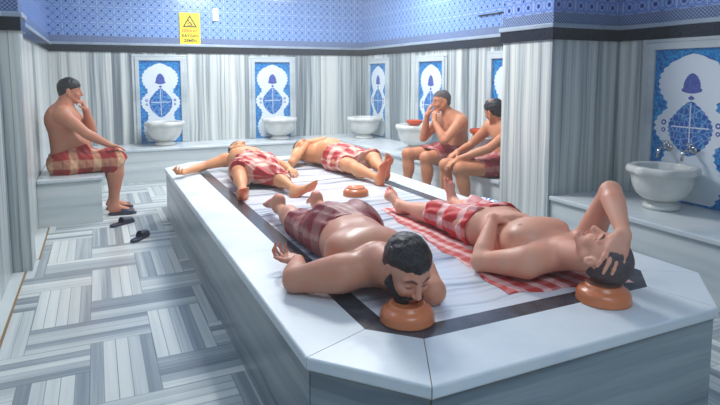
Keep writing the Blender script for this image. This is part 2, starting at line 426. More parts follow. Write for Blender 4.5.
def tile_picture(origin, ux, nrm, W, Hh, label):
    """origin: bottom centre on the wall; ux: unit vector across; nrm: into the room"""
    O, U, Nn = Vector(origin), Vector(ux), Vector(nrm); Z = Vector((0, 0, 1))
    r = empty('tile_picture', origin); tag(r, label, 'tile picture', 'tile pictures set in the marble walls')
    def P(a, b, d): return O+U*a+Z*b+Nn*d-O
    m = MB()
    def layer(pts, d0, d1, mi):
        m.mi = mi
        top = [m.bm.verts.new(P(a, b, d1)) for a, b in pts]; bot = [m.bm.verts.new(P(a, b, d0)) for a, b in pts]
        fs = [m.bm.faces.new(top)]; n = len(pts)
        for i in range(n): fs.append(m.bm.faces.new((bot[i], bot[(i+1) % n], top[(i+1) % n], top[i])))
        for f in fs: f.material_index = mi
    hw = W/2
    layer([(-hw, 0), (hw, 0), (hw, Hh), (-hw, Hh)], 0, .004, 0)
    cloud = [(.0, .32), (.06, .39), (.14, .43), (.2, .41), (.27, .33), (.33, .30), (.37, .32), (.41, .40), (.46, .46), (.53, .46), (.58, .38), (.61, .31), (.65, .30), (.68, .35), (.73, .41), (.79, .435), (.85, .41), (.90, .34), (.94, .23), (.965, .11), (.98, .03), (.985, .004)]
    pts = outline([(t*.97+.015, h-.012) for t, h in cloud], 280, .030, 24)
    layer([(a*W, b*Hh) for a, b in pts], .004, .0055, 1)
    med = [(.31, .004), (.325, .07), (.35, .12), (.38, .19), (.43, .25), (.49, .275), (.54, .25), (.58, .19), (.62, .12), (.645, .06), (.665, .004)]
    layer([(a*W, b*Hh) for a, b in outline(med, 120, .018, 13)], .0055, .0068, 2)
    pal = [(.715, .02), (.725, .11), (.735, .135), (.75, .10), (.775, .10), (.80, .085), (.83, .05), (.845, .004)]
    layer([(a*W, b*Hh) for a, b in outline(pal, 60, .010, 7)], .0055, .0068, 3)
    layer([(a*W, b*Hh) for a, b in outline([(.672, .004), (.682, .045), (.692, .03), (.702, .004)], 30)], .0055, .0068, 3)
    # thin white cross lines in the medallion and the curls beside it
    for s in (-1, 1):
        for cy_, rr in ((.52, .022), (.47, .018)):
            cpts = [(s*.345*W+rr*W*1.6*math.cos(a), cy_*Hh+rr*W*1.6*math.sin(a)) for a in np.linspace(0, 2*PI, 14, endpoint=False)]
            layer(cpts, .0055, .0066, 3)
            cpts = [(s*.345*W+rr*W*.7*math.cos(a), cy_*Hh+rr*W*.7*math.sin(a)) for a in np.linspace(0, 2*PI, 10, endpoint=False)]
            layer(cpts, .0066, .0072, 1)
    layer([(-.004, .34*Hh), (.004, .34*Hh), (.004, .655*Hh), (-.004, .655*Hh)], .0068, .0076, 1)
    layer([(-.24*W, .493*Hh), (.24*W, .493*Hh), (.24*W, .501*Hh), (-.24*W, .501*Hh)], .0068, .0076, 1)
    for (a, b) in ((-.12, .54), (.12, .54), (-.12, .45), (.12, .45)):
        layer([(a*W+.035*W*math.cos(q), b*Hh+.035*W*math.sin(q)) for q in np.linspace(0, 2*PI, 12, endpoint=False)], .0068, .0076, 0)
    # small flowers in the corners
    for (a, b) in ((-.42, .9), (.42, .9), (-.40, .62), (.40, .62), (-.42, .35), (.42, .35), (-.42, .3), (.42, .3)):
        layer([(a*W+.03*W*(1+.4*math.sin(5*q))*math.cos(q), b*Hh+.03*W*(1+.4*math.sin(5*q))*math.sin(q)) for q in np.linspace(0, 2*PI, 25, endpoint=False)], .004, .005, 2)
    bmesh.ops.recalc_face_normals(m.bm, faces=m.bm.faces)
    m.build('painted_tiles', [M['iz_blue'], M['iz_white'], M['iz_deep'], M['iz_purple']], r)
    fm = MB(); w = .055
    def bar(a0, a1, b0, b1, d):
        c = [P(a, b, dd) for a in (a0, a1) for b in (b0, b1) for dd in (-.0, d)]
        xs, ys, zs = [v.x for v in c], [v.y for v in c], [v.z for v in c]
        fm.box(min(xs), max(xs), min(ys), max(ys), min(zs), max(zs), bev=.006)
    bar(-hw-w, -hw, 0, Hh+w, .028); bar(hw, hw+w, 0, Hh+w, .028); bar(-hw-w-.001, hw+w+.001, Hh, Hh+w, .030)
    bar(-hw-w-.04, hw+w+.04, Hh+w, Hh+w+.03, .018); bar(-hw-w-.04, -hw-w, 0, Hh+w, .016); bar(hw+w, hw+w+.04, 0, Hh+w, .016)
    fm.build('stone_frame', M['frame'], r)
    return r
tile_picture((.84, YB, .452), (1, 0, 0), (0, -1, 0), .56, 1.18, 'blue and white tile picture on back wall, left of the pair')
tile_picture((2.50, YB, .452), (1, 0, 0), (0, -1, 0), .56, 1.17, 'blue and white tile picture on back wall, right of the pair')
tile_picture((XR, 7.90, .452), (0, 1, 0), (-1, 0, 0), .54, 1.15, 'narrow-looking tile picture on the right wall nearest the far corner')
tile_picture((XR, 6.36, .452), (0, 1, 0), (-1, 0, 0), .58, 1.15, 'tile picture on the right wall behind the seated man with hand at mouth')
tile_picture((XR, 4.80, .452), (0, 1, 0), (-1, 0, 0), .56, 1.15, 'tile picture half hidden by the projecting striped pilaster')
tile_picture((XR, 2.745, .442), (0, 1, 0), (-1, 0, 0), .62, 1.175, 'large nearest tile picture behind the chrome taps at right edge')

# ------------------------------------------------------------------ basins (kurna)
def basin(loc, rz, label, s=1.0, sz=1.13):
    r = empty('marble_basin', loc, rz); tag(r, label, 'basin', 'marble wash basins on the ledges'); r.scale = (s, s, sz)
    def lobes(a, z):      # ornamental rim with small points
        if z < .235: return 1.0
        return 1.0+.035*math.cos(8*a)+.03*max(0, math.cos(a))**20
    MB().lathe([(0, 0), (.135, 0), (.14, .012), (.135, .028), (.112, .034), (.098, .05), (.094, .062), (.0, .062)], 40).build('foot', M['basin'], r)
    MB().lathe([(0, .055), (.095, .057), (.148, .070), (.192, .100), (.219, .145), (.232, .195), (.238, .238), (.262, .246), (.268, .262), (.262, .286), (.252, .292), (.205, .292), (.198, .285), (.19, .22), (.165, .15), (.11, .11), (0, .1)], 64, fn=lobes).build('bowl', M['basin'], r)
    MB().lathe([(0, .235), (.185, .235)], 40).build('water', M['water'], r)
    m = MB(); m.lathe([(0, .243), (.05, .243), (.055, .25), (.055, .285), (.045, .2945), (0, .2945)], 20, mat=Matrix.Translation((.232, 0, 0)) @ Matrix.Diagonal((.9, 1.2, 1, 1)))
    m.build('rim_lobe', M['basin'], r)
    return r
def taps(loc, label, grp):
    """pair of chrome taps; wall lies towards local +x, spout towards -x"""
    r = empty('wall_tap', loc); tag(r, label, 'tap', grp)
    m = MB(); m.tube([(0, 0, 0), (-.07, 0, 0)], .014).tube([(-.045, 0, 0), (-.10, 0, .004), (-.125, 0, -.02), (-.13, 0, -.075)], [.012, .012, .012, .011])
    m.lathe([(0, 0), (.03, 0), (.03, .006), (.015, .012), (0, .012)], 24, mat=Matrix.Rotation(-PI/2, 4, 'Y'))
    m.build('spout', M['chrome'], r)
    h = MB(); h.tube([(-.055, 0, .01), (-.055, 0, .045)], .010)
    for a in (0, PI/2): h.tube([(-.055-.028*math.cos(a), -.028*math.sin(a), .048), (-.055+.028*math.cos(a), .028*math.sin(a), .048)], .008)
    h.build('handle', M['chrome'], r)
    return r
basin((.85, 8.205, .452), -PI/2, 'white marble basin in front of the back wall picture behind the left man')
basin((2.52, 8.205, .452), -PI/2, 'white marble basin on back ledge above the two men lying far back')
basin((3.755, 7.80, .452), PI, 'white marble basin nearest the far right corner of the room')
basin((3.755, 6.25, .452), PI, 'white marble basin beside the man with hand at mouth, bowl on rim')
basin((3.79, 4.70, .452), PI, 'white marble basin behind the knees of the half-hidden man', .9)
basin((3.755, 2.735, .442), PI, 'large nearest white marble basin on the right ledge under chrome taps', .90, 1.08)
taps((4.04, 2.90, .86), 'chrome wall tap over nearest basin, farther of the pair', 'chrome taps over the nearest basin')
taps((4.04, 2.70, .86), 'chrome wall tap over nearest basin, nearer of the pair', 'chrome taps over the nearest basin')

# ------------------------------------------------------------------ the octagonal platform
def octa(x0, x1, y0, y1, c, cf=None):
    cf = cf or c
    return [(x0+c, y0), (x1-c, y0), (x1, y0+c), (x1, y1-cf), (x1-cf, y1), (x0+cf, y1), (x0, y1-cf), (x0, y0+c)]
O0 = octa(.585, 2.524, 1.334, 6.12, .30); O0[0] = (.866, 1.334); O0[7] = (.585, 1.655); O0[1] = (2.207, 1.334); O0[2] = (2.524, 1.625)
O1 = octa(.850, 2.300, 1.605, 5.86, .155); O2 = octa(.945, 2.205, 1.70, 5.765, .117)
pf = empty('marble_platform'); tag(pf, 'large octagonal marble heated platform in the middle with dark inlaid border', 'platform')
def ring_plates(A, B, z0, z1, gap, bev, ov=0.0):
    m = MB()
    for i in range(8):
        j = (i+1) % 8
        a, b, c, d = [Vector(p) for p in (A[i], A[j], B[j], B[i])]
        t = (b-a).normalized(); t2 = (c-d).normalized()
        q = [a+t*gap, b-t*gap, c-t2*gap, d+t2*gap]
        b2 = bmesh.new()
        bo = [b2.verts.new((p.x, p.y, z0)) for p in q]; to = [b2.verts.new((p.x, p.y, z1)) for p in q]
        b2.faces.new(to); b2.faces.new(bo[::-1])
        for k in range(4): b2.faces.new((bo[k], bo[(k+1) % 4], to[(k+1) % 4], to[k]))
        bmesh.ops.recalc_face_normals(b2, faces=b2.faces)
        if bev:
            e = [e for e in b2.edges if set(e.verts) == {to[0], to[1]} or set(e.verts) == {bo[0], bo[1]}]
            bmesh.ops.bevel(b2, geom=e, offset=bev, segments=3, affect='EDGES', profile=.5)
        m.merge(b2)
    return m
def grow(P, d):
    c = Vector((1.55, 3.7)); out = []
    n = len(P)
    for i in range(n):
        a, b, q = Vector(P[i-1]), Vector(P[i]), Vector(P[(i+1) % n])
        n1 = (b-a).normalized(); n1 = Vector((n1.y, -n1.x)); n2 = (q-b).normalized(); n2 = Vector((n2.y, -n2.x))
        k = (n1+n2)/(1+n1.dot(n2)); out.append(tuple(b+k*d))
    return out
base = grow(O0, -.014)
ring_plates(base, grow(base, -.03), 0, HS-.045, .0025, 0).build('side_panels', M['slab_side'], pf)
MB().prism(grow(base, -.004), 0.001, HS-.046).build('grout_core', M['grout'], pf)
ring_plates(O0, O1, HS-.045, HS, .0018, .008).build('top_border', M['slab_top'], pf)
ring_plates(O1, O2, HS-.045, HS, .0008, 0).build('dark_inlay', M['inlay'], pf)
MB().prism(O2, HS-.045, HS).build('centre_field', M['field'], pf)
MB().prism(grow(O0, -.004), HS-.0452, HS-.0025).build('grout_bed', M['grout'], pf)

# ------------------------------------------------------------------ hamam bowls
def bowl(loc, label, grp, up=False, mat='bowl', s=1.0):
    prof = [(0, .061), (.050, .0605), (.058, .067), (.066, .068), (.071, .064), (.0735, .054), (.080, .0505), (.092, .045), (.0995, .034), (.102, .024), (.1015, .012), (.104, .006), (.104, .0015), (.098, 0), (.095, .004), (.094, .026), (.088, .038), (.076, .048), (.0, .054)]
    if up: prof = [(r, .068-z) for r, z in prof]
    o = MB().lathe([(r*s, z*s) for r, z in prof], 56).build('washing_bowl', M[mat]); o.location = loc
    tag(o, label, 'bowl', grp); return o
bowl((1.03, 1.765, HS+.0005), 'orange upturned washing bowl under the bearded man\'s chin', 'orange washing bowls')
bowl((1.855, 1.585, HS+.0005), 'orange upturned washing bowl under the head of man covering forehead', 'orange washing bowls', s=1.05)
bowl((1.785, 3.86, HS+.0005), 'orange upturned washing bowl lying alone in the middle of the platform', 'orange washing bowls', s=.97)
bowl((3.66, 6.13, .784), 'orange-red bowl on a basin rim beside the man with hand at mouth', 'orange washing bowls', True, 'bowl2', 1.0)
bowl((3.68, 4.82, .784), 'orange-red bowl on the basin behind the half-hidden man\'s arm', 'orange washing bowls', True, 'bowl2', 1.0)

# ------------------------------------------------------------------ sign and plate on the tiles
sg = empty('warning_sign', (1.275, YB-.012, 2.09)); tag(sg, 'yellow warning sign with black triangle on blue tiles above the ledge', 'sign')
MB().box(-.145, .145, -.004, .004, -.235, .235, bev=.002).build('sign_plate', M['yellow'], sg)
m = MB()
def tri(R, y, cz):
    return [(R*math.cos(a), y, cz+R*math.sin(a)) for a in (PI/2, PI/2+2*PI/3, PI/2+4*PI/3)]
to, ti = tri(.118, -.0055, .085), tri(.084, -.0055, .085)
for i in range(3):
    j = (i+1) % 3; m.poly([to[i], to[j], ti[j], ti[i]])
# slipping figure
m.poly([(-.012, -.0055, .098), (.0, -.0055, .11), (.034, -.0055, .068), (.022, -.0055, .058)])
m.poly([(-.040, -.0055, .052), (-.040, -.0055, .060), (.046, -.0055, .060), (.046, -.0055, .052)])
m.poly([(-.012, -.0055, .098), (-.034, -.0055, .074), (-.028, -.0055, .068), (-.004, -.0055, .092)])
m.poly([(-.018+.012*math.cos(a), -.0055, .118+.012*math.sin(a)) for a in np.linspace(0, 2*PI, 12, endpoint=False)])
m.build('slip_triangle', M['black'], sg)
def text(s, size, z, mat, y=-.0056, name='lettering'):
    cu = bpy.data.curves.new(name, 'FONT'); cu.body = s; cu.size = size; cu.align_x = 'CENTER'; cu.extrude = .0004; cu.offset = .0012
    o = bpy.data.objects.new(name, cu); COL.objects.link(o); o.parent = sg; o.location = (0, y, z); o.rotation_euler = (PI/2, 0, 0)
    cu.materials.append(M[mat]); bpy.context.view_layer.update(); me = bpy.data.meshes.new_from_object(o.evaluated_get(bpy.context.evaluated_depsgraph_get())); bpy.data.objects.remove(o)
    o = link(name, me, None, sg); o.location = (0, y, z); o.rotation_euler = (PI/2, 0, 0); return o
text('D\u0130KKAT', .062, -.045, 'red'); text('KAYGAN', .058, -.115, 'black'); text('ZEM\u0130N', .058, -.185, 'black')
o = MB().box(-.042, .042, -.012, .012, -.09, .09, bev=.005).build('wall_plate', M['whitep']); o.location = (1.645, YB-.013, 2.31)
tag(o, 'small white rectangular plate on the blue tiles right of the yellow sign', 'wall plate')

# ------------------------------------------------------------------ red cloth under the man on his back
def spread_cloth():
    A, B, C_, D = Vector((1.74, 3.36)), Vector((2.12, 3.42)), Vector((2.14, 1.675)), Vector((1.54, 1.79))
    nu, nv = 44, 120; me = bpy.data.meshes.new('spread_cloth'); V = []; UV = []
    for lvl in (0, 1):
        for j in range(nv+1):
            for i in range(nu+1):
                a, b = i/nu, j/nv
                p = (A*(1-a)+B*a)*(1-b)+(D*(1-a)+C_*a)*b
                e = .010*math.sin(b*19+a*3)+.006*math.sin(b*47+1)
                w = 1 if a < .5 else -1
                p = p+Vector((e*(1-min(1, 3*min(a, 1-a))), .012*math.sin(a*17)*(1-min(1, 6*min(b, 1-b)))))
                h = .0035+.0022*math.sin(b*31+a*7)+.0016*math.sin(a*29-b*13)
                ed = min(a, 1-a, b, 1-b)
                z = HS+.0006+(h if lvl else 0)*(1 if ed > 0 else .15)
                V.append((p.x, p.y, z)); UV.append((b*1.75+a*.18, a*.5-b*.22, 0))
    n1 = (nu+1)*(nv+1); F = []
    for j in range(nv):
        for i in range(nu):
            k = j*(nu+1)+i
            F.append((n1+k, n1+k+1, n1+k+nu+2, n1+k+nu+1)[::-1]); F.append((k, k+1, k+nu+2, k+nu+1))
    for j in range(nv):
        for i in (0, nu):
            k = j*(nu+1)+i; F.append((k, k+nu+1, n1+k+nu+1, n1+k))
    for i in range(nu):
        for j in (0, nv):
            k = j*(nu+1)+i; F.append((k, k+1, n1+k+1, n1+k))
    me.from_pydata(V, [], F)
    at = me.attributes.new('cloth_uv', 'FLOAT_VECTOR', 'POINT'); at.data.foreach_set('vector', np.array(UV, dtype=np.float32).ravel())
    me.polygons.foreach_set('use_smooth', [True]*len(me.polygons))
    o = link('bath_cloth', me, M['cloth_spread']); tag(o, 'red and white striped cloth spread on the platform under the man on his back', 'cloth')
M['cloth_spread'] = plaid('red_white_stripe_cloth', srgb(196, 62, 58), srgb(236, 200, 196), srgb(150, 34, 36), .085, .7, .25, .75, .22)
M['plaid_dark'] = plaid('crimson_plaid', srgb(142, 34, 42), srgb(200, 150, 140), srgb(84, 20, 30), .24, .5, .5, .5, .13)
M['plaid_bright'] = plaid('scarlet_white_plaid', srgb(206, 30, 36), srgb(246, 222, 218), srgb(150, 26, 34), .19, .6, .6, .45, .15)
M['plaid_warm'] = plaid('red_cream_plaid', srgb(158, 38, 34), srgb(220, 180, 140), srgb(92, 26, 28), .21, .75, .6, .5, .17)
M['plaid_pink'] = plaid('faded_red_plaid', srgb(178, 38, 44), srgb(238, 204, 182), srgb(130, 30, 34), .17, .6, .6, .5, .17)
spread_cloth()

# ------------------------------------------------------------------ slippers
def slipper_parts(parent, mir=1, s=1.0):
    """sole along +x from heel (0) to toe (.27), local frame"""
    n = 26; pts = []
    prof = [(0, .012), (.01, .026), (.04, .036), (.09, .034), (.14, .038), (.19, .046), (.23, .043), (.255, .03), (.268, .010)]
    xs = [p[0] for p in prof]; hs = [p[1] for p in prof]
    X = np.linspace(0, .268, n); Hh = np.interp(X, xs, hs); off = .008*np.sin(X/.268*PI)*mir
    L = [(x, h+o) for x, h, o in zip(X, Hh, off)]+[(x, -h+o) for x, h, o in zip(X[::-1], Hh[::-1], off[::-1])]
    MB().prism(L, 0, .022, bev=.006).build('sole', M['slipper'], parent)
    b2 = bmesh.new(); nu, nv = 14, 18
    rows = []
    for i in range(nu+1):
        x = .125+.115*i/nu; hw = float(np.interp(x, X, Hh))+.003; o = float(np.interp(x, X, off)); hh = .062-.020*i/nu
        rows.append([(x+.015*math.cos(PI*j/nv)*0, o+hw*math.cos(PI*j/nv), .010+hh*math.sin(PI*j/nv)**.7) for j in range(nv+1)])
    for lvl in (0, 1):
        g = [[b2.verts.new((p[0], o_ if 0 else p[1]*(1-.07*lvl), p[2]-.005*lvl)) for p in r] for r in rows]
        for i in range(nu):
            for j in range(nv): b2.faces.new((g[i][j], g[i+1][j], g[i+1][j+1], g[i][j+1]))
        if lvl == 0: g0 = g
        else:
            for i in (0, nu):
                for j in range(nv): b2.faces.new((g0[i][j], g0[i][j+1], g[i][j+1], g[i][j]))
            for j in (0, nv):
                for i in range(nu): b2.faces.new((g0[i][j], g0[i+1][j], g[i+1][j], g[i][j]))
    bmesh.ops.recalc_face_normals(b2, faces=b2.faces)
    for f_ in b2.faces: f_.smooth = True
    m = MB(); m.merge(b2); m.build('strap', M['slipper'], parent)
def slipper(loc, ang, label, mir):
    r = empty('slipper', loc, ang); tag(r, label, 'slipper', 'loose navy slippers on the floor')
    slipper_parts(r, mir); return r
slipper((.07, 5.62, .002), math.radians(38), 'dark navy slipper lying empty just in front of the seated man\'s feet', 1)
slipper((.225, 5.02, .002), math.radians(60), 'dark navy slipper lying empty nearest the platform side', -1)

# ------------------------------------------------------------------ water bottle and rail
wb = empty('water_bottle', (2.44, 3.16, HS+.0335), math.radians(-80)); tag(wb, 'small clear water bottle with blue label and cap lying behind man on his back', 'bottle')
T_ = Matrix.Rotation(PI/2, 4, 'Y')
MB().lathe([(0, 0), (.026, 0), (.031, .006), (.031, .05), (.030, .055), (.031, .06), (.031, .125), (.028, .145), (.016, .168), (.013, .172), (.013, .180), (0, .180)], 32, mat=T_).build('bottle_body', M['bottle'], wb)
MB().lathe([(.0313, .055), (.0320, .056), (.0320, .105), (.0313, .106)], 32, mat=T_).build('label_wrap', M['bluep'], wb)
MB().lathe([(.0322, .070), (.0326, .071), (.0326, .088), (.0322, .089)], 32, mat=T_).build('label_stripe', M['whitep'], wb)
MB().lathe([(0, .178), (.0155, .178), (.0160, .180), (.0160, .194), (.0145, .197), (0, .197)], 24, mat=T_).build('cap', M['bluep'], wb)
rl = MB().tube([(4.035, 5.35, 2.10), (4.035, 4.75, 2.10)], .008).tube([(4.05, 5.30, 2.10), (4.035, 5.30, 2.10)], .008).tube([(4.05, 4.80, 2.10), (4.035, 4.80, 2.10)], .008).build('wall_rail', M['band'])
tag(rl, 'thin dark horizontal rail on the blue tiles beside the pilaster', 'rail')
# ------------------------------------------------------------------ implicit-surface body engine
V3 = lambda p: np.array(p, dtype=np.float64)
def nrm(v): v = V3(v); return v/max(1e-9, np.linalg.norm(v))

class Field:
    """list of rounded limbs and ellipsoids, smoothly blended, turned into ONE closed skin mesh"""
    def __init__(s): s.P = []
    def limb(s, a, b, radii, k=.02, flat=None, op='add'):
        """radii: list of (t, r) along a->b; flat = (normal, factor) squashes the section"""
        a, b = V3(a), V3(b)
        if not isinstance(radii, (list, tuple)): radii = [(0, radii), (1, radii)]
        ts = np.array([q[0] for q in radii], float); rs = np.array([q[1] for q in radii], float)
        R = rs.max(); s.P.append(('L', a, b, ts, rs, flat, k, op, np.minimum(a, b)-R, np.maximum(a, b)+R)); return s
    def ell(s, c, radii, axes=None, k=.02, op='add'):
        c = V3(c); A = np.eye(3) if axes is None else np.array([nrm(x) for x in axes]); R = max(radii)
        s.P.append(('E', c, A, V3(radii), None, None, k, op, c-R, c+R)); return s
    def cut(s, p, n, k=.004):           # keep the side n points to
        s.P.append(('C', V3(p), nrm(n), None, None, None, k, 'cut', None, None)); return s
    def bounds(s):
        lo = np.min([p[8] for p in s.P if p[7] == 'add'], axis=0); hi = np.max([p[9] for p in s.P if p[7] == 'add'], axis=0)
        return lo, hi
    def eval(s, h, grow=0.0, lo=None, hi=None):
        l, u = s.bounds(); pad = 3*h+max(0, grow)
        l = l-pad; u = u+pad
        if lo is not None: l = np.maximum(l, lo)
        if hi is not None: u = np.minimum(u, hi)
        n = np.ceil((u-l)/h).astype(int)+1
        ax = [(l[i]+h*np.arange(n[i])).astype(np.float32) for i in range(3)]
        D = np.full(tuple(n), .5, np.float32)
        for typ, A, B, ts, rs, flat, k, op, b0, b1 in s.P:
            if typ == 'C': continue
            m = k+2.5*h+max(0, grow)
            i0 = np.clip(np.floor((b0-m-l)/h).astype(int), 0, n); i1 = np.clip(np.ceil((b1+m-l)/h).astype(int)+1, 0, n)
            if np.any(i1 <= i0): continue
            sl = tuple(slice(i0[i], i1[i]) for i in range(3))
            X = ax[0][sl[0]][:, None, None]; Y = ax[1][sl[1]][None, :, None]; Z = ax[2][sl[2]][None, None, :]
            if typ == 'L':
                a = A.astype(np.float32); ba = (B-A).astype(np.float32); L2 = float(ba@ba)+1e-12
                dx, dy, dz = X-a[0], Y-a[1], Z-a[2]
                t = np.clip((dx*ba[0]+dy*ba[1]+dz*ba[2])/L2, 0, 1)
                r = np.interp(t, ts, rs).astype(np.float32) if len(ts) > 2 else (rs[0]+(rs[1]-rs[0])*t).astype(np.float32)
                qx, qy, qz = dx-t*ba[0], dy-t*ba[1], dz-t*ba[2]
                if flat is not None:
                    nn = nrm(flat[0]).astype(np.float32); g = 1/flat[1]-1
                    dn = qx*nn[0]+qy*nn[1]+qz*nn[2]
                    q2 = qx*qx+qy*qy+qz*qz+(2*g+g*g)*dn*dn
                    d = (np.sqrt(q2)-r)*(flat[1] if flat[1] < 1 else 1)**.5
                else: d = np.sqrt(qx*qx+qy*qy+qz*qz)-r
            else:
                R = ts; dx, dy, dz = X-A[0], Y-A[1], Z-A[2]; s0 = 0; s1 = 0
                for i in range(3):
                    e = (dx*B[i, 0]+dy*B[i, 1]+dz*B[i, 2])/R[i]; s0 = s0+e*e; s1 = s1+(e/R[i])**2
                k0 = np.sqrt(s0); d = k0*(k0-1)/np.sqrt(s1+1e-12)
            d = d.astype(np.float32); cur = D[sl]
            if op == 'add':
                hh = np.maximum(k-np.abs(cur-d), 0)/k; D[sl] = np.minimum(cur, d)-hh*hh*k*.25
            elif op == 'sub':
                d = -d; hh = np.maximum(k-np.abs(cur-d), 0)/k; D[sl] = np.maximum(cur, d)+hh*hh*k*.25
        return D, l, ax
    def cuts(s, D, ax):
        X = ax[0][:, None, None]; Y = ax[1][None, :, None]; Z = ax[2][None, None, :]
        for q in s.P:
            if q[0] != 'C': continue
            p, nn, k = q[1], q[2], q[6]
            d = (-((X-p[0])*nn[0]+(Y-p[1])*nn[1]+(Z-p[2])*nn[2])).astype(np.float32)
            hh = np.maximum(k-np.abs(D-d), 0)/k; D = np.maximum(D, d)+hh*hh*k*.25
        return D

def surface_nets(D, lo, h):
    ins = D < 0
    n = np.array(D.shape); c = [ins[i:n[0]-1+i, j:n[1]-1+j, k:n[2]-1+k] for i in (0, 1) for j in (0, 1) for k in (0, 1)]
    al = c[0].copy(); an = c[0].copy()
    for q in c[1:]: al &= q; an |= q
    act = np.argwhere(an & ~al)
    offs = np.array([(i, j, k) for i in (0, 1) for j in (0, 1) for k in (0, 1)])
    vals = np.stack([D[act[:, 0]+o[0], act[:, 1]+o[1], act[:, 2]+o[2]] for o in offs], 1)
    pos = np.zeros((len(act), 3)); cnt = np.zeros(len(act))
    for a in range(8):
        for b in range(a+1, 8):
            if np.abs(offs[a]-offs[b]).sum() != 1: continue
            va, vb = vals[:, a], vals[:, b]; m = (va < 0) != (vb < 0)
            t = np.where(m, va/np.where(m, va-vb, 1), 0)
            pos += np.where(m[:, None], offs[a]+t[:, None]*(offs[b]-offs[a]), 0); cnt += m
    co = (act+pos/cnt[:, None])*h+lo
    idm = np.full(tuple(n-1), -1, np.int32); idm[act[:, 0], act[:, 1], act[:, 2]] = np.arange(len(act))
    quads = []
    for ax in range(3):
        e = np.eye(3, dtype=int)[ax]; u = np.eye(3, dtype=int)[(ax+1) % 3]; v = np.eye(3, dtype=int)[(ax+2) % 3]
        A = ins[:n[0]-e[0], :n[1]-e[1], :n[2]-e[2]]; B = ins[e[0]:, e[1]:, e[2]:]
        P = np.argwhere(A != B)
        ok = np.all(P-u-v >= 0, axis=1) & np.all(P < n-1, axis=1); P = P[ok]
        sg = A[P[:, 0], P[:, 1], P[:, 2]]
        g = lambda Q: idm[Q[:, 0], Q[:, 1], Q[:, 2]]
        q = np.stack([g(P), g(P-u), g(P-u-v), g(P-v)], 1)
        q = np.where(sg[:, None], q[:, ::-1], q)
        quads.append(q[np.all(q >= 0, axis=1)])
    return co, np.concatenate(quads)[:, ::-1]

def relax(co, F, it=1, lam=.5):
    for _ in range(it):
        acc = np.zeros_like(co); cnt = np.zeros(len(co))
        for a, b in ((0, 1), (1, 2), (2, 3), (3, 0)):
            for i in range(3):
                acc[:, i] += np.bincount(F[:, a], co[F[:, b], i], len(co))+np.bincount(F[:, b], co[F[:, a], i], len(co))
            cnt += np.bincount(F[:, a], minlength=len(co))+np.bincount(F[:, b], minlength=len(co))
        co = co*(1-lam)+lam*acc/cnt[:, None]
    return co

def to_mesh(name, co, F, mat, parent=None):
    me = bpy.data.meshes.new(name)
    me.vertices.add(len(co)); me.vertices.foreach_set('co', co.astype(np.float32).ravel())
    me.loops.add(F.size); me.loops.foreach_set('vertex_index', F.astype(np.int32).ravel())
    me.polygons.add(len(F)); me.polygons.foreach_set('loop_start', np.arange(0, F.size, 4, dtype=np.int32))
    me.polygons.foreach_set('loop_total', np.full(len(F), 4, np.int32)) if False else None
    me.update(calc_edges=True); me.validate()
    me.polygons.foreach_set('use_smooth', [True]*len(me.polygons))
    return link(name, me, mat, parent)

# ------------------------------------------------------------------ anatomy
def frame_from(fwd, up):
    F = nrm(fwd); U = V3(up)-F*np.dot(up, F); U = nrm(U); S = np.cross(F, U); return F, U, S   # S = his right

def add_head(f, c, fwd, up, s=1.0, beardless=True):
    """c = centre at eye height; full head height .235*s"""
    F, U, S = frame_from(fwd, up); c = V3(c)
    P = lambda a, b, d: c+(F*a+U*b+S*d)*s
    A = (F, U, S)
    f.ell(P(-.012, .030, 0), (.098*s, .088*s, .077*s), A, .02)
    f.ell(P(.028, -.022, 0), (.066*s, .085*s, .060*s), A, .02)
    for d in (-1, 1):
        f.limb(P(.002, -.040, .056*d), P(.068, -.098, .020*d), [(0, .020*s), (1, .017*s)], .02)     # jaw
        f.ell(P(.063, -.024, .038*d), (.022*s, .022*s, .022*s), A, .018)                              # cheek
        f.limb(P(.080, .027, .012*d), P(.066, .027, .046*d), [(0, .0115*s), (1, .010*s)], .010)      # brow
    f.ell(P(.078, -.100, 0), (.018*s, .016*s, .022*s), A, .015)
    for d in (-1, 1):
        f.ell(P(.098, .002, .032*d), (.017*s, .013*s, .019*s), A, .012, 'sub')
        f.ell(P(.0705, .001, .032*d), (.0135*s, .0125*s, .015*s), A, .003)
        f.limb(P(.083, .009, .020*d), P(.079, .008, .045*d), .0035*s, .004)                          # lid fold
    f.limb(P(.088, .014, 0), P(.110, -.028, 0), [(0, .0085*s), (1, .0125*s)], .010)                  # nose
    for d in (-1, 1): f.ell(P(.100, -.034, .011*d), (.011*s, .008*s, .008*s), A, .006)
    f.ell(P(.088, -.060, 0), (.012*s, .0065*s, .025*s), A, .006)                                     # lips
    f.ell(P(.086, -.073, 0), (.012*s, .0075*s, .021*s), A, .006)
    f.ell(P(.101, -.0665, 0), (.007*s, .0016*s, .022*s), A, .003, 'sub')
    for d in (-1, 1):                                                                                # ears
        f.ell(P(-.010, -.004, .080*d), (.019*s, .033*s, .0075*s), (nrm(F*.95-S*.25*d), nrm(U-F*.15), nrm(S*d+F*.3)), .006)
        f.ell(P(-.004, -.002, .090*d), (.010*s, .019*s, .007*s), A, .004, 'sub')
    return P, (F, U, S)

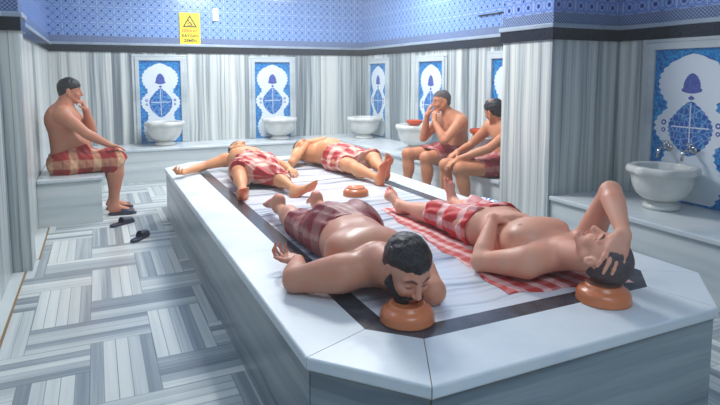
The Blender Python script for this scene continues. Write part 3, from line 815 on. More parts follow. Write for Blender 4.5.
def add_hand(f, W, d, palm, thumb, curl=25, s=1.0, spread=.05, open_thumb=.6, curls=None):
    """W wrist, d direction to the fingers, palm = palm-facing normal, thumb = side of the thumb"""
    d = nrm(d); N = V3(palm)-d*np.dot(palm, d); N = nrm(N); T = np.cross(d, N); T = T if np.dot(T, thumb) > 0 else -T
    W = V3(W)
    knuck = []
    for i, (o, L) in enumerate(((.030, .086), (.010, .090), (-.010, .086), (-.029, .078))):
        K = W+(d*L+T*o-N*.002*abs(i-1.3))*s; knuck.append(K)
        f.limb(W+(d*.008+T*o*.5)*s, K, [(0, .0155*s), (.5, .0145*s), (1, .0115*s)], .012)
    f.ell(W+(d*.045+N*.006)*s, (.045*s, .036*s, .013*s), (d, T, N), .012)
    f.ell(W+(d*.034+T*.026+N*.010)*s, (.030*s, .015*s, .014*s), (nrm(d+T*.35), T, N), .012)      # thumb muscle
    FL = ((.041, .025, .021), (.046, .029, .022), (.043, .027, .021), (.034, .020, .019))
    for i, (K, L) in enumerate(zip(knuck, FL)):
        c = math.radians(curls[i] if curls else curl); dd = nrm(d+T*spread*(1.5-i)); p = K
        for j, l in enumerate(L):
            a = c*(.75 if j == 0 else 1.0)
            dd = nrm(dd*math.cos(a)+N*math.sin(a)); N2 = nrm(N-dd*np.dot(N, dd)); N_ = N2
            q = p+dd*l*s; r0, r1 = (.0094, .0083, .0076)[j]*s, (.0083, .0076, .0062)[j]*s
            if i == 3: r0 *= .88; r1 *= .88
            f.limb(p, q, [(0, r0), (1, r1)], .0035 if j else .006); p = q
            N = N_
        N = nrm(V3(palm)-d*np.dot(palm, d))
    b = W+(d*.030+T*.030+N*.006)*s; dd = nrm(d*.75+T*open_thumb+N*.35)
    q = b+dd*.036*s; f.limb(b, q, [(0, .0135*s), (1, .0105*s)], .010)
    dd = nrm(dd+d*.4+N*.15); r = q+dd*.028*s; f.limb(q, r, [(0, .0105*s), (1, .0085*s)], .004)
    f.limb(r, r+dd*.014*s, [(0, .0085*s), (1, .006*s)], .004)

def add_foot(f, A, toe, up, s=1.0):
    """A ankle, toe = direction heel->toe, up = out of the instep"""
    T = nrm(toe); U = V3(up)-T*np.dot(up, T); U = nrm(U); S = np.cross(T, U); A = V3(A)
    P = lambda a, b, c: A+(T*a+U*b+S*c)*s
    f.ell(P(-.028, -.045, 0), (.036*s, .032*s, .031*s), (T, U, S), .02)
    f.limb(A, P(-.028, -.040, 0), [(0, .036*s), (1, .030*s)], .025)
    f.limb(P(-.01, -.028, 0), P(.115, -.058, 0), [(0, .040*s), (.5, .034*s), (1, .024*s)], .025, (S, 1.0))
    f.ell(P(.112, -.061, 0), (.040*s, .018*s, .046*s), (T, U, S), .018)
    f.limb(P(-.02, -.060, .006), P(.10, -.064, .010), [(0, .024*s), (.5, .018*s), (1, .016*s)], .015)
    return P, (T, U, S)
def add_toes(f, P, mir, s=1.0):
    for i, (c, l, r) in enumerate(((-.030, .046, .0125), (-.008, .046, .0092), (.009, .040, .0085), (.024, .033, .0080), (.037, .025, .0078))):
        f.limb(P(.128-.006*i, -.062, c*mir), P(.128-.006*i+l, -.066, c*mir*1.06), [(0, r*s), (.8, r*s*.95), (1, r*s*.8)], .005)

def person(name, label, skin, J, bulk=1.0, h=.005, belly=0.0, chestflat=.74, towel=None, hair=None, beard=None, tints=(), hands=None, feet=None, neck_r=.055, group=None, arm=1.0, leg=1.0, hs=1.0):
    """J: joints pel, chest, neck, head, hfwd, hup, front (chest normal), shR/elR/wrR, shL.., hiR/knR/anR, hiL.."""
    f = Field(); g = bulk
    J = {k: V3(v) for k, v in J.items()}
    fr = nrm(J['front']); pel, ch, nk = J['pel'], J['chest'], J['neck']
    axis = nrm(ch-pel); pfr = nrm(J.get('pfront', fr)); side = nrm(J['shR']-J['shL']); ps = nrm(J['hiR']-J['hiL'])
    mid = (pel*.5+ch*.5)+V3(J.get('midoff', (0, 0, 0)))
    # trunk
    f.limb(pel-ps*.055*g, pel+ps*.055*g, .104*g, .05, (pfr, .92))
    f.limb(pel, mid, [(0, .125*g), (1, .128*g)], .06, (nrm(fr+pfr), .80))
    f.limb(mid, ch, [(0, .128*g), (1, .150*g)], .06, (fr, chestflat))
    f.ell(ch+fr*.005, (.155*g, .105*g*max(chestflat, .72)/.72, .13), (side, fr, nrm(np.cross(side, fr))), .05)
    f.limb(J['shR']*.80+J['shL']*.20, J['shL']*.80+J['shR']*.20, .066*g, .05, (fr, .9))
    if belly: f.ell(mid+fr*(.045+belly*.45)-axis*.02, (.125*g, .075+belly*.5, .13), (side, fr, axis), .06)
    for sd in ('R', 'L'):
        sh, el, wr = J['sh'+sd], J['el'+sd], J['wr'+sd]; sg = 1 if sd == 'R' else -1
        f.ell(ch+side*sg*.072*g+fr*(.070*g)+axis*.035, (.068*g, .030*g, .055*g), (side, fr, axis), .035)   # pectoral
        f.ell(ch+side*sg*.085*g-fr*(.055*g)+axis*.03, (.060*g, .032*g, .085*g), (side, fr, axis), .035)   # shoulder blade
        f.limb(nk+(pel-nk)*.05-fr*.012, sh, [(0, .048*g), (1, .045*g)], .04)                               # trapezius
        f.ell(sh, (.060*g,)*3, None, .03)
        f.limb(sh, el, [(0, .054*g*arm), (.35, .052*g*arm), (.75, .042*g*arm), (1, .037*g*arm)], .03)
        f.limb(el, wr, [(0, .037*g*arm), (.25, .0415*g*arm), (.7, .030*g*arm), (1, .0245*g)], .018)
        f.ell(wr, (.0255*g,)*3, None, .012)
        hi, kn, an = J['hi'+sd], J['kn'+sd], J['an'+sd]
        f.limb(hi, kn, [(0, .090*g), (.3, .086*g), (.75, .064*g), (1, .055*g)], .05)
        f.ell(kn, (.055*g**.5,)*3, None, .03)
        bk = J.get('calf'+sd, None)
        cf = an*.35+kn*.65
        if bk is not None: f.ell(cf+nrm(bk)*.022, (.046*g, .046*g, .09), (nrm(np.cross(bk, an-kn)), bk, nrm(an-kn)), .03)
        f.limb(kn, an, [(0, .050*g*leg), (.3, .053*g*leg), (.75, .036*leg), (1, .032*leg)], .03)
        f.ell(pel+ps*sg*.065*g-pfr*.055*g-axis*.03, (.075*g, .062*g, .082*g), (ps, pfr, axis), .04)        # glute
    # spine furrow
    f.limb(pel-pfr*.155*g+axis*.05, ch-fr*.150*g, .022, .05, None, 'sub')
    # neck and head
    F, U, S = frame_from(J['hfwd'], J['hup'])
    f.limb(nk, J['head']-F*.022-U*.055, [(0, neck_r*1.12), (1, neck_r)], .03)
    P, HA = add_head(f, J['head'], J['hfwd'], J['hup'], hs)
    for sd, kw in (hands or {}).items():
        add_hand(f, J['wr'+sd], **kw)
    FP = {}
    for sd, (toe, up) in (feet or {}).items():
        fp, _ = add_foot(f, J['an'+sd], toe, up); FP[sd] = fp
        add_toes(f, fp, -1 if sd == 'L' else 1)
    D, lo, ax = f.eval(h)
    floor_z = J.get('floorz', None)
    co, Fq = surface_nets(D, lo, h); co = relax(co, Fq, 1, .35)
    if floor_z is not None:      # flesh flattens on the stone
        zf = float(floor_z.ravel()[0]); co[:, 2] = np.where(co[:, 2] < zf, zf+(.0004*np.tanh((co[:, 2]-zf)*20)), co[:, 2])
    seat = J.get('seat')          # (edge x, sign, height): flesh flattens on the bench
    def sit(c, e):
        if seat is None: return c
        m = ((c[:, 0]-seat[0])*seat[1] > 0) & (c[:, 2] < seat[2]+e) & (c[:, 2] > seat[2]-.12); c[m, 2] = seat[2]+e; return c
    co = sit(co, .002)
    body = to_mesh(name, co, Fq, skin)
    tag(body, label, 'person', group)
    # skin colouring of the body itself
    tint = np.ones((len(co), 4), np.float32)
    def spot(c, r, col, soft=.35):
        dd = np.linalg.norm(co-V3(c), axis=1); w = np.clip((r-dd)/(r*soft), 0, 1)[:, None]
        tint[:, :3] = tint[:, :3]*(1-w)+tint[:, :3]*np.array(col, np.float32)*w
    for sg in (-1, 1):
        spot(ch+side*sg*.095*g+fr*.115*g+axis*.015, .017, (.62, .42, .42))
        spot(P(.092, .022, .032*sg) , .001, (1, 1, 1))
        if beard is None or True:
            for q in np.linspace(.014, .050, 7): spot(P(.088-.25*(q-.014), .027+.006*math.sin((q-.014)/.036*PI), q*sg), .0075, (.30, .26, .25))
        for q in (.022, .028, .034, .040): spot(P(.082, -.0005, q*sg), .0055, (.50, .42, .42))
    for q in (-.018, -.009, 0, .009, .018): spot(P(.096, -.067, q), .010, (.86, .58, .58))
    for sd, fp in FP.items():
        for c in ((-.03, -.075, 0), (.03, -.075, .01), (.08, -.08, 0), (.12, -.08, 0), (.16, -.07, 0)): spot(fp(*c), .05, (1.14, .66, .68), .7)
    for c, r, col in tints: spot(c, r, col, .5)
    at = body.data.color_attributes.new('tint', 'FLOAT_COLOR', 'POINT'); at.data.foreach_set('color', np.minimum(tint, 1.3).ravel())
    # cloth wrapped round the hips
    if towel:
        tf = Field(); q = towel.get('k', .08); off = towel.get('off', .010)
        tf.limb(pel-ps*.055*g, pel+ps*.055*g, .104*g+off, q, (pfr, .92))
        tf.limb(pel, mid, [(0, .125*g+off), (1, .128*g+off)], q, (nrm(fr+pfr), .80))
        if belly: tf.ell(mid+fr*(.045+belly*.45)-axis*.02, (.125*g+off, .075+belly*.5+off, .13+off), (side, fr, axis), .06)
        for sd in ('R', 'L'):
            sg = 1 if sd == 'R' else -1; hi, kn, an = J['hi'+sd], J['kn'+sd], J['an'+sd]
            tf.limb(hi, kn, [(0, .090*g+off), (.3, .086*g+off), (.75, .066*g+off*1.3), (1, .058*g+off*1.6)], q)
            tf.limb(kn, an, [(0, .060*g+off), (.5, .05*g+off)], q)
            tf.ell(pel+ps*sg*.065*g-pfr*.055*g-axis*.03, (.075*g+off, .062*g+off, .082*g+off), (ps, pfr, axis), .04)
        km = (J['knR']+J['knL'])*.5; tf.limb(pel*.8+km*.2, km*.95+pel*.05, [(0, towel.get('mid', .085)), (1, towel.get('mid', .085)*.8)], q, (pfr, .8))
        for a, b, r in towel.get('extra', ()): tf.limb(a, b, r, q)
        D, lo, ax = tf.eval(h, .012)
        X = ax[0][:, None, None]; Y = ax[1][None, :, None]; Z = ax[2][None, None, :]
        fo = towel.get('fold', (0, 0, 1)); fa = towel.get('amp', .004)
        wv = fa*(np.sin((X*fo[0]+Y*fo[1]+Z*fo[2])*62+np.sin(Y*17+X*11)*1.4)+.7*np.sin((X*fo[1]-Y*fo[0]+Z*.6)*41+np.sin(X*23+Z*9)*1.2)+.5*np.sin(X*90+Y*35+Z*60))
        D = D+wv.astype(np.float32)
        D = D+max(0, q-.05)*.10
        D = np.abs(D+.004)-.0052 if not towel.get('solid') else D
        for p, nn in towel['cuts']: tf.cut(p, nn)
        D = tf.cuts(D, ax)
        if 'floorz' in J: pass
        tc, tq = surface_nets(D, lo, h); tc = relax(tc, tq, 1, .35)
        if floor_z is not None: tc[:, 2] = np.maximum(tc[:, 2], float(floor_z.ravel()[0])+.001)
        tc = sit(tc, .001)
        cl = to_mesh('waist_cloth', tc, tq, towel['mat'], body)
        o = V3(towel['uvo']); a = nrm(towel['uvaxis']); s1 = nrm(np.cross(a, V3(towel['uvup']))); u1 = np.cross(s1, a); r_ = towel.get('uvr', .17)
        rel = tc-o; uv = np.stack([rel@a+.03*np.sin(rel@s1*14), np.arctan2(rel@u1, rel@s1)*r_, np.zeros(len(tc))], 1).astype(np.float32)
        at = cl.data.attributes.new('cloth_uv', 'FLOAT_VECTOR', 'POINT'); at.data.foreach_set('vector', uv.ravel())
        if towel.get('label'): cl['label'] = towel['label']
        body_cloth = cl
    if hair:
        hf = Field(); t = hair.get('t', .010)
        hf.ell(P(-.014, .032, 0), (.098*hs+t, .088*hs+t*1.15, .077*hs+t*.8), HA, .01)
        hf.ell(P(-.058, -.022, 0), (.042+t*.5, .060, .060+t*.5), HA, .02)
        D, lo, ax = hf.eval(min(h, .004), .01)
        X = ax[0][:, None, None]-P(0, 0, 0)[0]; Y = ax[1][None, :, None]-P(0, 0, 0)[1]; Z = ax[2][None, None, :]-P(0, 0, 0)[2]
        a_, b_, c_ = [X*v[0]+Y*v[1]+Z*v[2] for v in HA]
        wv = hair.get('amp', .0015)*(np.sin(a_*150+np.sin(b_*80)*2)+np.sin(b_*170+c_*60)+.8*np.sin(c_*190+a_*90))
        D = D+wv.astype(np.float32)
        hl = hair.get('line', .072); tt = .98*t+.004
        df, du = .080-.008, hl+.004; n1 = nrm(HA[1]*df-HA[0]*du); an_, au_ = float(n1@HA[0]), float(n1@HA[1])
        jit = .004*np.sin(c_*130+1)+.003*np.sin(c_*310+b_*200)
        s1 = (a_-.008*hs)*an_+(b_+.004*hs)*au_+.012+hair.get('low', 0)+jit-.55*np.maximum(np.abs(c_)-.035, 0)          # above the hairline
        s2 = (b_+.074+hair.get('low', 0))*.9-(a_+.02)*.45+jit                                       # above the nape
        inside = np.minimum(s1, s2)
        D = D+(tt*1.05*np.clip(1-inside/.045, 0, 1.5)**1.3).astype(np.float32)
        hf.cut(P(.008, -.004, 0)-n1*(.026+hair.get('low', 0)), n1, .006)
        D = hf.cuts(D, ax)
        if hair.get('bald'):
            c, r = hair['bald']; c = P(*c); Xw = ax[0][:, None, None]-c[0]; Yw = ax[1][None, :, None]-c[1]; Zw = ax[2][None, None, :]-c[2]
            D = np.maximum(D, (r-np.sqrt(Xw*Xw+Yw*Yw+Zw*Zw)).astype(np.float32))
        # leave the ears free
        for d_ in (-1, 1):
            c = P(-.006, -.010, .088*d_); Xw = ax[0][:, None, None]-c[0]; Yw = ax[1][None, :, None]-c[1]; Zw = ax[2][None, None, :]-c[2]
            D = np.maximum(D, (.028-np.sqrt(Xw*Xw+Yw*Yw+Zw*Zw)).astype(np.float32))
        hc, hq = surface_nets(D, lo, min(h, .004)); hc = relax(hc, hq, 1, .3)
        to_mesh('hair', hc, hq, hair['mat'], body)
    if beard:
        bf = Field(); t = beard.get('t', .010)
        for d_ in (-1, 1):
            bf.limb(P(.004, -.010, .068*d_), P(.012, -.045, .064*d_), [(0, .009+t*.2), (1, .013+t*.3)], .012)
            bf.limb(P(.012, -.045, .062*d_), P(.070, -.092, .024*d_), [(0, .015+t*.4), (1, .022+t*.5)], .02)
            bf.limb(P(.093, -.050, .004*d_), P(.086, -.062, .034*d_), [(0, .0065), (1, .0075)], .006)
            bf.limb(P(.086, -.062, .034*d_), P(.080, -.092, .026*d_), [(0, .0095), (1, .012)], .008)
        bf.ell(P(.078, -.106, 0), (.026+t*.5, .026+t*.5, .034), HA, .02)
        bf.ell(P(.094, -.066, 0), (.012, .011, .021), HA, .005, 'sub')
        D, lo, ax = bf.eval(.004, .006)
        X = ax[0][:, None, None]; Y = ax[1][None, :, None]; Z = ax[2][None, None, :]
        D = D+(.0012*(np.sin(X*310+Z*90)+np.sin(Y*290+X*120)+np.sin(Z*330))).astype(np.float32)
        bc, bq = surface_nets(D, lo, .004); bc = relax(bc, bq, 1, .3)
        to_mesh('beard', bc, bq, beard['mat'], body)
    return body, FP, P, HA
M['skinA'] = skin_mat('skin_rosy', srgb(210, 152, 126), .42); M['skinB'] = skin_mat('skin_fair', srgb(224, 168, 142))
M['skinC'] = skin_mat('skin_lit_golden', srgb(208, 150, 106)); M['skinD'] = skin_mat('skin_tan', srgb(186, 130, 104), .55)  # skinC: golden cast of the lighting put into the skin colour
M['skinE'] = skin_mat('skin_brown', srgb(194, 136, 102), .55)
M['hair_wet'] = hair_mat('dark_wet_hair', srgb(46, 36, 36), .3); M['hair_black'] = hair_mat('black_hair', srgb(30, 28, 30), .45)
M['hair_grey'] = hair_mat('cropped_grey_hair', srgb(98, 88, 90), .7); M['beard'] = hair_mat('dark_beard', srgb(50, 40, 40), .6)

if WHO is None or 4 in WHO:   # bearded man, face down
    J = dict(pel=(1.15, 2.62, .615), chest=(1.07, 2.22, .620), neck=(1.04, 2.00, .645), head=(1.052, 1.805, .681), hfwd=(.0, -.84, -.50), hup=(.0, -.50, .86),
             front=(0, -.06, -1), pfront=(0, 0, -1),
             shR=(.885, 2.06, .605), elR=(.735, 2.20, .555), wrR=(.825, 2.43, .552),
             shL=(1.210, 2.02, .605), elL=(1.195, 1.850, .552), wrL=(1.08, 2.03, .545),
             hiR=(1.055, 2.64, .60), knR=(1.02, 3.03, .565), anR=(1.03, 3.41, .575), hiL=(1.245, 2.62, .60), knL=(1.28, 3.02, .565), anL=(1.29, 3.40, .575),
             calfR=(0, 0, 1), calfL=(0, 0, 1), floorz=(HS+.001,))
    person('person', 'bearded dark-haired man lying face down, chin on an orange bowl', M['skinA'], J, 1.14, .0042, .01, chestflat=.70, hs=1.04,
           hands={'R': dict(d=(-.40, .75, .05), palm=(-.15, -.2, 1), thumb=(-1, 0, .2), curl=40, spread=.10, s=.95), 'L': dict(d=(-.6, .75, 0), palm=(0, 0, -1), thumb=(1, 0, 0), curl=10)},
           feet={'R': ((-.15, .72, -.40), (0, -.5, -1)), 'L': ((.15, .72, -.40), (0, -.5, -1))}, neck_r=.070, arm=1.25,
           towel=dict(mat=M['plaid_dark'], k=.07, cuts=[((1.13, 2.46, .62), (.28, 1, 0)), ((1.15, 2.97, .6), (-.1, -1, .05))], uvo=(1.15, 2.7, .6), uvaxis=(-.1, 1, 0), uvup=(0, 0, 1), fold=(.9, .1, .4), amp=.0035, label='dark red plaid cloth wrapped round hips and thighs'),
           hair=dict(mat=M['hair_wet'], t=.012, amp=.0008, line=.066), beard=dict(mat=M['beard'], t=.010))
if WHO is None or 5 in WHO:   # man on his back, hand on forehead
    J = dict(pel=(1.96, 2.42, .588), chest=(1.885, 2.02, .615), neck=(1.87, 1.815, .625), head=(1.862, 1.600, .682), hfwd=(-.04, .16, .98), hup=(.10, -.97, .16),
             front=(-.05, 0, 1), pfront=(0, 0, 1),
             shR=(2.05, 1.87, .625), elR=(2.035, 1.725, .910), wrR=(1.895, 1.535, .785),
             shL=(1.70, 1.875, .590), elL=(1.60, 2.065, .550), wrL=(1.775, 2.20, .705),
             hiR=(2.05, 2.44, .586), knR=(2.13, 2.82, .575), anR=(2.20, 3.13, .545), hiL=(1.865, 2.44, .586), knL=(1.85, 2.82, .580), anL=(1.80, 3.17, .560),
             calfR=(0, 0, -1), calfL=(0, 0, -1), floorz=(HS+.007,))
    person('person.001', 'man lying on his back on red cloth with one hand over forehead', M['skinB'], J, 1.07, .0042, .0, chestflat=.66,
           hands={'R': dict(d=(-.66, -.22, -.70), palm=(.50, .62, -.55), thumb=(-.3, .9, 0), curls=[13, 15, 17, 19], spread=.12, open_thumb=.5),
                  'L': dict(d=(.93, -.28, .10), palm=(.05, -.1, -1), thumb=(0, -1, 0), curl=11, spread=.05)},
           feet={'R': ((.02, .10, .75), (0, -1, .1)), 'L': ((-.30, .62, .72), (-.3, -.6, .6))}, neck_r=.060, arm=1.1,
           towel=dict(mat=M['plaid_bright'], off=.006, mid=.075, k=.06, cuts=[((1.95, 2.40, .62), (.05, 1, 0)), ((1.98, 2.86, .6), (.0, -1, .0))], uvo=(1.96, 2.6, .6), uvaxis=(-.1, 1, 0), uvup=(0, 0, 1), fold=(.9, .3, .2), amp=.005, label='bright red and white cloth wrapped round hips and thighs'),
           hair=dict(mat=M['hair_grey'], t=.003, amp=.0003, line=.066),
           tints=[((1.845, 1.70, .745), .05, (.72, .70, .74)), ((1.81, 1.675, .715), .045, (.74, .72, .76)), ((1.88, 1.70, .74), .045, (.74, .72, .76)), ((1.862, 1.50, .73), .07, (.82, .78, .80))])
if WHO is None or 2 in WHO:   # far man, arms stretched out
    J = dict(pel=(1.25, 4.86, .605), chest=(1.28, 5.30, .615), neck=(1.29, 5.50, .63), head=(1.30, 5.70, .655), hfwd=(.50, -.25, .83), hup=(.10, .98, .10),
             front=(0, 0, 1), pfront=(0, 0, 1),
             shR=(1.11, 5.43, .60), elR=(.885, 5.40, .555), wrR=(.70, 5.22, .548),
             shL=(1.47, 5.43, .60), elL=(1.62, 5.15, .555), wrL=(1.60, 4.90, .55),
             hiR=(1.155, 4.84, .60), knR=(1.03, 4.50, .63), anR=(.965, 4.10, .552), hiL=(1.345, 4.84, .60), knL=(1.31, 4.44, .60), anL=(1.35, 4.03, .548),
             calfR=(0, 0, -1), calfL=(0, 0, -1), floorz=(HS+.001,))
    person('person.002', 'far man lying on his back with one arm stretched to platform edge', M['skinC'], J, 1.02, .0055, .02,
           hands={'R': dict(d=(-.55, -.75, .0), palm=(0, 0, 1), thumb=(-1, .5, 0), curl=48), 'L': dict(d=(.0, -1, .0), palm=(-.1, 0, -1), thumb=(-1, 0, 0), curl=22)},
           feet={'R': ((-.12, -.62, .55), (.2, .6, .7)), 'L': ((.70, -.15, .42), (.3, .6, .7))},
           towel=dict(mat=M['plaid_pink'], solid=True, k=.12, cuts=[((1.29, 5.03, .62), (0, -1, 0)), ((1.22, 4.36, .6), (.75, 1, .1))], uvo=(1.29, 4.7, .6), uvaxis=(0, 1, 0), uvup=(0, 0, 1), fold=(.8, .3, .2), amp=.006, mid=.10),
           hair=dict(mat=M['hair_black'], t=.010, line=.06))
if WHO is None or 3 in WHO:   # far right man on his back
    J = dict(pel=(2.17, 5.00, .615), chest=(2.06, 5.40, .625), neck=(2.03, 5.58, .62), head=(2.02, 5.77, .62), hfwd=(.1, -.1, .97), hup=(-.05, .98, .1),
             front=(0, 0, 1), pfront=(0, 0, 1),
             shR=(1.88, 5.50, .605), elR=(1.74, 5.27, .560), wrR=(1.95, 5.36, .74),
             shL=(2.23, 5.54, .605), elL=(2.33, 5.60, .600), wrL=(2.14, 5.42, .755),
             hiR=(2.08, 4.97, .60), knR=(2.07, 4.58, .60), anR=(2.13, 4.15, .555), hiL=(2.26, 5.00, .60), knL=(2.33, 4.64, .64), anL=(2.25, 4.28, .575),
             calfR=(0, 0, -1), calfL=(0, 0, -1), floorz=(HS+.001,))
    person('person.003', 'far right man lying on his back, bare soles towards the viewer', M['skinC'], J, 1.06, .0055, .06,
           hands={'R': dict(d=(.9, .15, .12), palm=(0, 0, -1), thumb=(0, 1, 0), curl=14), 'L': dict(d=(-.9, -.1, .05), palm=(0, 0, -1), thumb=(0, 1, 0), curl=14)},
           feet={'R': ((.10, -.10, .9), (0, .9, .2)), 'L': ((.12, .0, .9), (0, .9, .2))},
           towel=dict(mat=M['plaid_pink'], solid=True, k=.10, cuts=[((2.16, 5.06, .62), (.15, -1, 0)), ((2.15, 4.68, .6), (.1, 1, 0))], uvo=(2.17, 4.8, .6), uvaxis=(0, 1, 0), uvup=(0, 0, 1), fold=(.8, .3, .2), amp=.006),
           hair=dict(mat=M['hair_black'], t=.010, line=.06))
if WHO is None or 1 in WHO:   # seated man, left bench
    J = dict(pel=(-.315, 6.28, .565), chest=(-.315, 6.27, .975), neck=(-.285, 6.26, 1.13), head=(-.232, 6.26, 1.268), hfwd=(.93, -.10, -.12), hup=(.12, 0, .99),
             front=(.97, -.06, .12), pfront=(1, 0, .05), midoff=(.02, 0, 0),
             shR=(-.305, 6.075, 1.045), elR=(-.10, 6.02, .855), wrR=(.085, 6.10, .735),
             shL=(-.27, 6.45, 1.04), elL=(-.06, 6.42, .865), wrL=(-.105, 6.32, 1.075),
             hiR=(-.26, 6.185, .555), knR=(.155, 6.15, .565), anR=(.125, 6.14, .105), hiL=(-.26, 6.375, .555), knL=(.14, 6.40, .560), anL=(.110, 6.42, .105),
             calfR=(-1, 0, 0), calfL=(-1, 0, 0), seat=(.031, -1, .45))
    b, FP, P_, HA_ = person('person.004', 'seated man with short black hair on left bench, fist at his chin', M['skinD'], J, 1.24, .0048, .10, chestflat=.84,
           hands={'R': dict(d=(.93, .12, -.28), palm=(0, 0, -1), thumb=(0, 1, 0), curl=14), 'L': dict(d=(-.25, -.35, .9), palm=(-1, 0, .1), thumb=(0, -1, 0), curl=62)},
           feet={'R': ((1, -.10, 0), (0, 0, 1)), 'L': ((1, .06, 0), (0, 0, 1))}, neck_r=.070, leg=1.22,
           towel=dict(mat=M['plaid_warm'], k=.09, cuts=[((-.3, 6.28, .69), (.30, 0, -1)), ((.10, 6.28, .42), (-.70, 0, .72))], uvo=(-.1, 6.28, .5), uvaxis=(1, 0, 0), uvup=(0, 0, 1), uvr=.2, fold=(.2, .8, .3), amp=.004, label='red and cream plaid cloth wrapped from waist to knees'),
           hair=dict(mat=M['hair_black'], t=.013, amp=.0010, line=.058, low=.020))
    for sd, ang, mir in (('R', -.10, -1), ('L', .06, 1)):
        an = V3(J['an'+sd]); s_ = empty('slipper', (an[0]-.065*math.cos(ang), an[1]-.065*math.sin(ang), .002), ang); s_.parent = b
        slipper_parts(s_, mir)
if WHO is None or 6 in WHO:   # seated man with hand at mouth
    J = dict(pel=(3.58, 5.16, .555), chest=(3.585, 5.16, .865), neck=(3.53, 5.18, 1.00), head=(3.445, 5.20, 1.135), hfwd=(-.95, .12, -.15), hup=(-.12, .0, .99),
             front=(-.95, .1, .0), pfront=(-1, 0, .05), midoff=(.03, 0, 0),
             shR=(3.54, 5.33, .925), elR=(3.34, 5.39, .715), wrR=(3.325, 5.29, .985),
             shL=(3.545, 4.96, .925), elL=(3.31, 4.92, .735), wrL=(3.30, 5.11, .925),
             hiR=(3.50, 5.25, .55), knR=(3.08, 5.29, .56), anR=(3.07, 5.27, .105), hiL=(3.50, 5.07, .55), knL=(3.12, 4.98, .555), anL=(3.13, 4.96, .105),
             calfR=(1, 0, 0), calfL=(1, 0, 0), seat=(3.317, 1, .45))
    person('person.005', 'seated man with cropped hair, hand raised to mouth, facing left', M['skinE'], J, 1.14, .0055, .06, chestflat=.80,
           hands={'R': dict(d=(.25, -.15, .9), palm=(1, -.3, -.1), thumb=(0, -1, .3), curl=40), 'L': dict(d=(.15, .25, .95), palm=(1, .2, 0), thumb=(0, 1, 0), curl=50)},
           feet={'R': ((-1, .1, 0), (0, 0, 1)), 'L': ((-1, -.05, 0), (0, 0, 1))},
           towel=dict(mat=M['plaid_dark'], k=.09, cuts=[((3.6, 5.1, .645), (-.2, 0, -1)), ((3.27, 5.1, .5), (.9, 0, .25))], uvo=(3.4, 5.1, .5), uvaxis=(1, 0, 0), uvup=(0, 0, 1), fold=(.2, .8, .3), amp=.004, label='dark red cloth wrapped round hips'),
           hair=dict(mat=M['hair_grey'], t=.005, amp=.0005, line=.06))
if WHO is None or 7 in WHO:   # man half hidden by the pilaster
    J = dict(pel=(3.63, 4.27, .555), chest=(3.60, 4.30, .86), neck=(3.545, 4.31, .975), head=(3.485, 4.34, 1.075), hfwd=(-.12, .95, -.28), hup=(-.25, .12, .96),
             front=(-.95, .20, -.10), pfront=(-1, 0, .05), midoff=(.03, 0, 0),
             shR=(3.56, 4.49, .91), elR=(3.46, 4.68, .70), wrR=(3.25, 4.60, .660),
             shL=(3.55, 4.12, .91), elL=(3.31, 4.19, .735), wrL=(3.08, 4.35, .630),
             hiR=(3.54, 4.38, .55), knR=(3.07, 4.54, .545), anR=(3.08, 4.55, .105), hiL=(3.54, 4.19, .55), knL=(3.07, 4.31, .540), anL=(3.13, 4.22, .105),
             calfR=(1, 0, 0), calfL=(1, 0, 0), seat=(3.317, 1, .45))
    person('person.006', 'seated man half hidden by the projecting pilaster, hand on his knee', M['skinE'], J, 1.06, .0055, .05, chestflat=.80,
           hands={'R': dict(d=(-.85, 0, -.45), palm=(0, 0, -1), thumb=(0, -1, 0), curl=22), 'L': dict(d=(-.85, .1, -.45), palm=(0, 0, -1), thumb=(0, 1, 0), curl=22)},
           feet={'R': ((-1, .1, 0), (0, 0, 1)), 'L': ((-1, -.05, 0), (0, 0, 1))},
           towel=dict(mat=M['plaid_dark'], k=.09, cuts=[((3.6, 4.27, .66), (-.2, 0, -1)), ((3.28, 4.27, .5), (.9, 0, .25))], uvo=(3.4, 4.27, .5), uvaxis=(1, 0, 0), uvup=(0, 0, 1), fold=(.2, .8, .3), amp=.004, label='dark red cloth wrapped round hips'),
           hair=dict(mat=M['hair_black'], t=.009, amp=.001, line=.06, low=.015, bald=((-.02, .125, 0), .052)))
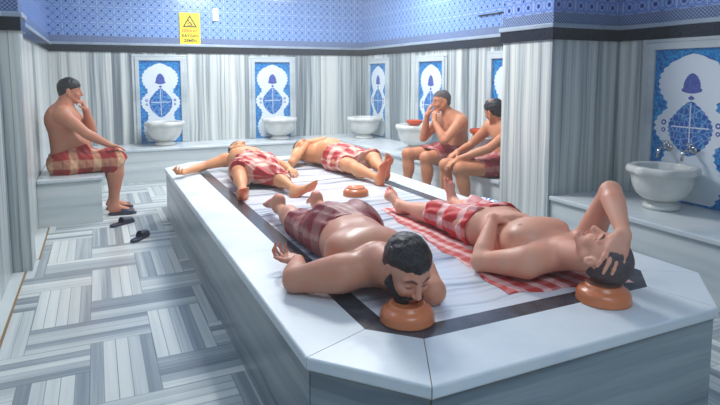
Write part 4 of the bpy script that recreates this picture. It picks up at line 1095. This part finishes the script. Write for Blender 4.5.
# ------------------------------------------------------------------ light
def area(name, loc, size, energy, col, rot=(0, 0, 0), shape='DISK'):
    d = bpy.data.lights.new(name, 'AREA'); d.shape = shape; d.size = size; d.energy = energy; d.color = col
    o = bpy.data.objects.new(name, d); COL.objects.link(o); o.location = loc; o.rotation_euler = rot; return o
area('overhead_light', (1.9, 4.6, 3.05), .8, 125, (.97, .99, 1.0))
area('overhead_light', (1.7, 7.2, 3.05), .7, 100, (.96, .99, 1.0))
area('overhead_light', (3.3, 6.2, 3.05), .6, 55, (.95, .98, 1.0))
area('overhead_light', (.9, -.3, 3.05), 1.6, 56, (.72, .88, 1.0))  # cool fill added overhead to brighten surfaces facing the camera, no fixture
area('overhead_light', (-.1, 3.2, 3.05), .5, 14, (.75, .9, 1.0))  # weak added fill for the left floor and platform side
W = bpy.data.worlds.new('room_air'); scene.world = W; W.use_nodes = True
W.node_tree.nodes['Background'].inputs[0].default_value = (.5, .65, .85, 1); W.node_tree.nodes['Background'].inputs[1].default_value = .0
# warm steam hanging in the room
if STEAM > 0:
    hz = MB().box(-.74, 4.29, YF-.13, YB+.18, -.05, ZC+.05).build('steam')
    mt = bpy.data.materials.new('steam_haze'); mt.use_nodes = True; nt = mt.node_tree; nt.nodes.remove(nt.nodes['Principled BSDF'])
    vs = nt.nodes.new('ShaderNodeVolumeScatter'); vs.inputs['Density'].default_value = STEAM; vs.inputs['Color'].default_value = (.93, .97, 1, 1); vs.inputs['Anisotropy'].default_value = .2
    nt.links.new(vs.outputs[0], nt.nodes['Material Output'].inputs['Volume'])
    hz.data.materials.append(mt); hz['kind'] = 'stuff'; hz['label'] = 'thin pale steam hanging in the whole room'; hz['category'] = 'steam'

# ------------------------------------------------------------------ camera
cd = bpy.data.cameras.new('camera'); cam = bpy.data.objects.new('camera', cd); COL.objects.link(cam)
yaw, pitch, roll = .4367, .1004, -.0008
F = Vector((math.sin(yaw)*math.cos(pitch), math.cos(yaw)*math.cos(pitch), -math.sin(pitch)))
R0 = Vector((math.cos(yaw), -math.sin(yaw), 0)); U0 = R0.cross(F)
R = R0*math.cos(roll)+U0*math.sin(roll); U = -R0*math.sin(roll)+U0*math.cos(roll)
mw = Matrix(((R.x, U.x, -F.x, 0), (R.y, U.y, -F.y, 0), (R.z, U.z, -F.z, 1.42), (0, 0, 0, 1)))
cam.matrix_world = mw
cd.sensor_width = 36; cd.lens = 559.07/720*36; cd.shift_x = (360-357.616)/720; cd.shift_y = (131.67-202.5)/720; cd.clip_start = .05
scene.camera = cam
scene.view_settings.view_transform = 'Standard'; scene.view_settings.look = 'None'; scene.view_settings.gamma = 1
scene.view_settings.use_curve_mapping = False; scene.view_settings.exposure = EXPOSURE
scene.cycles.use_denoising = True
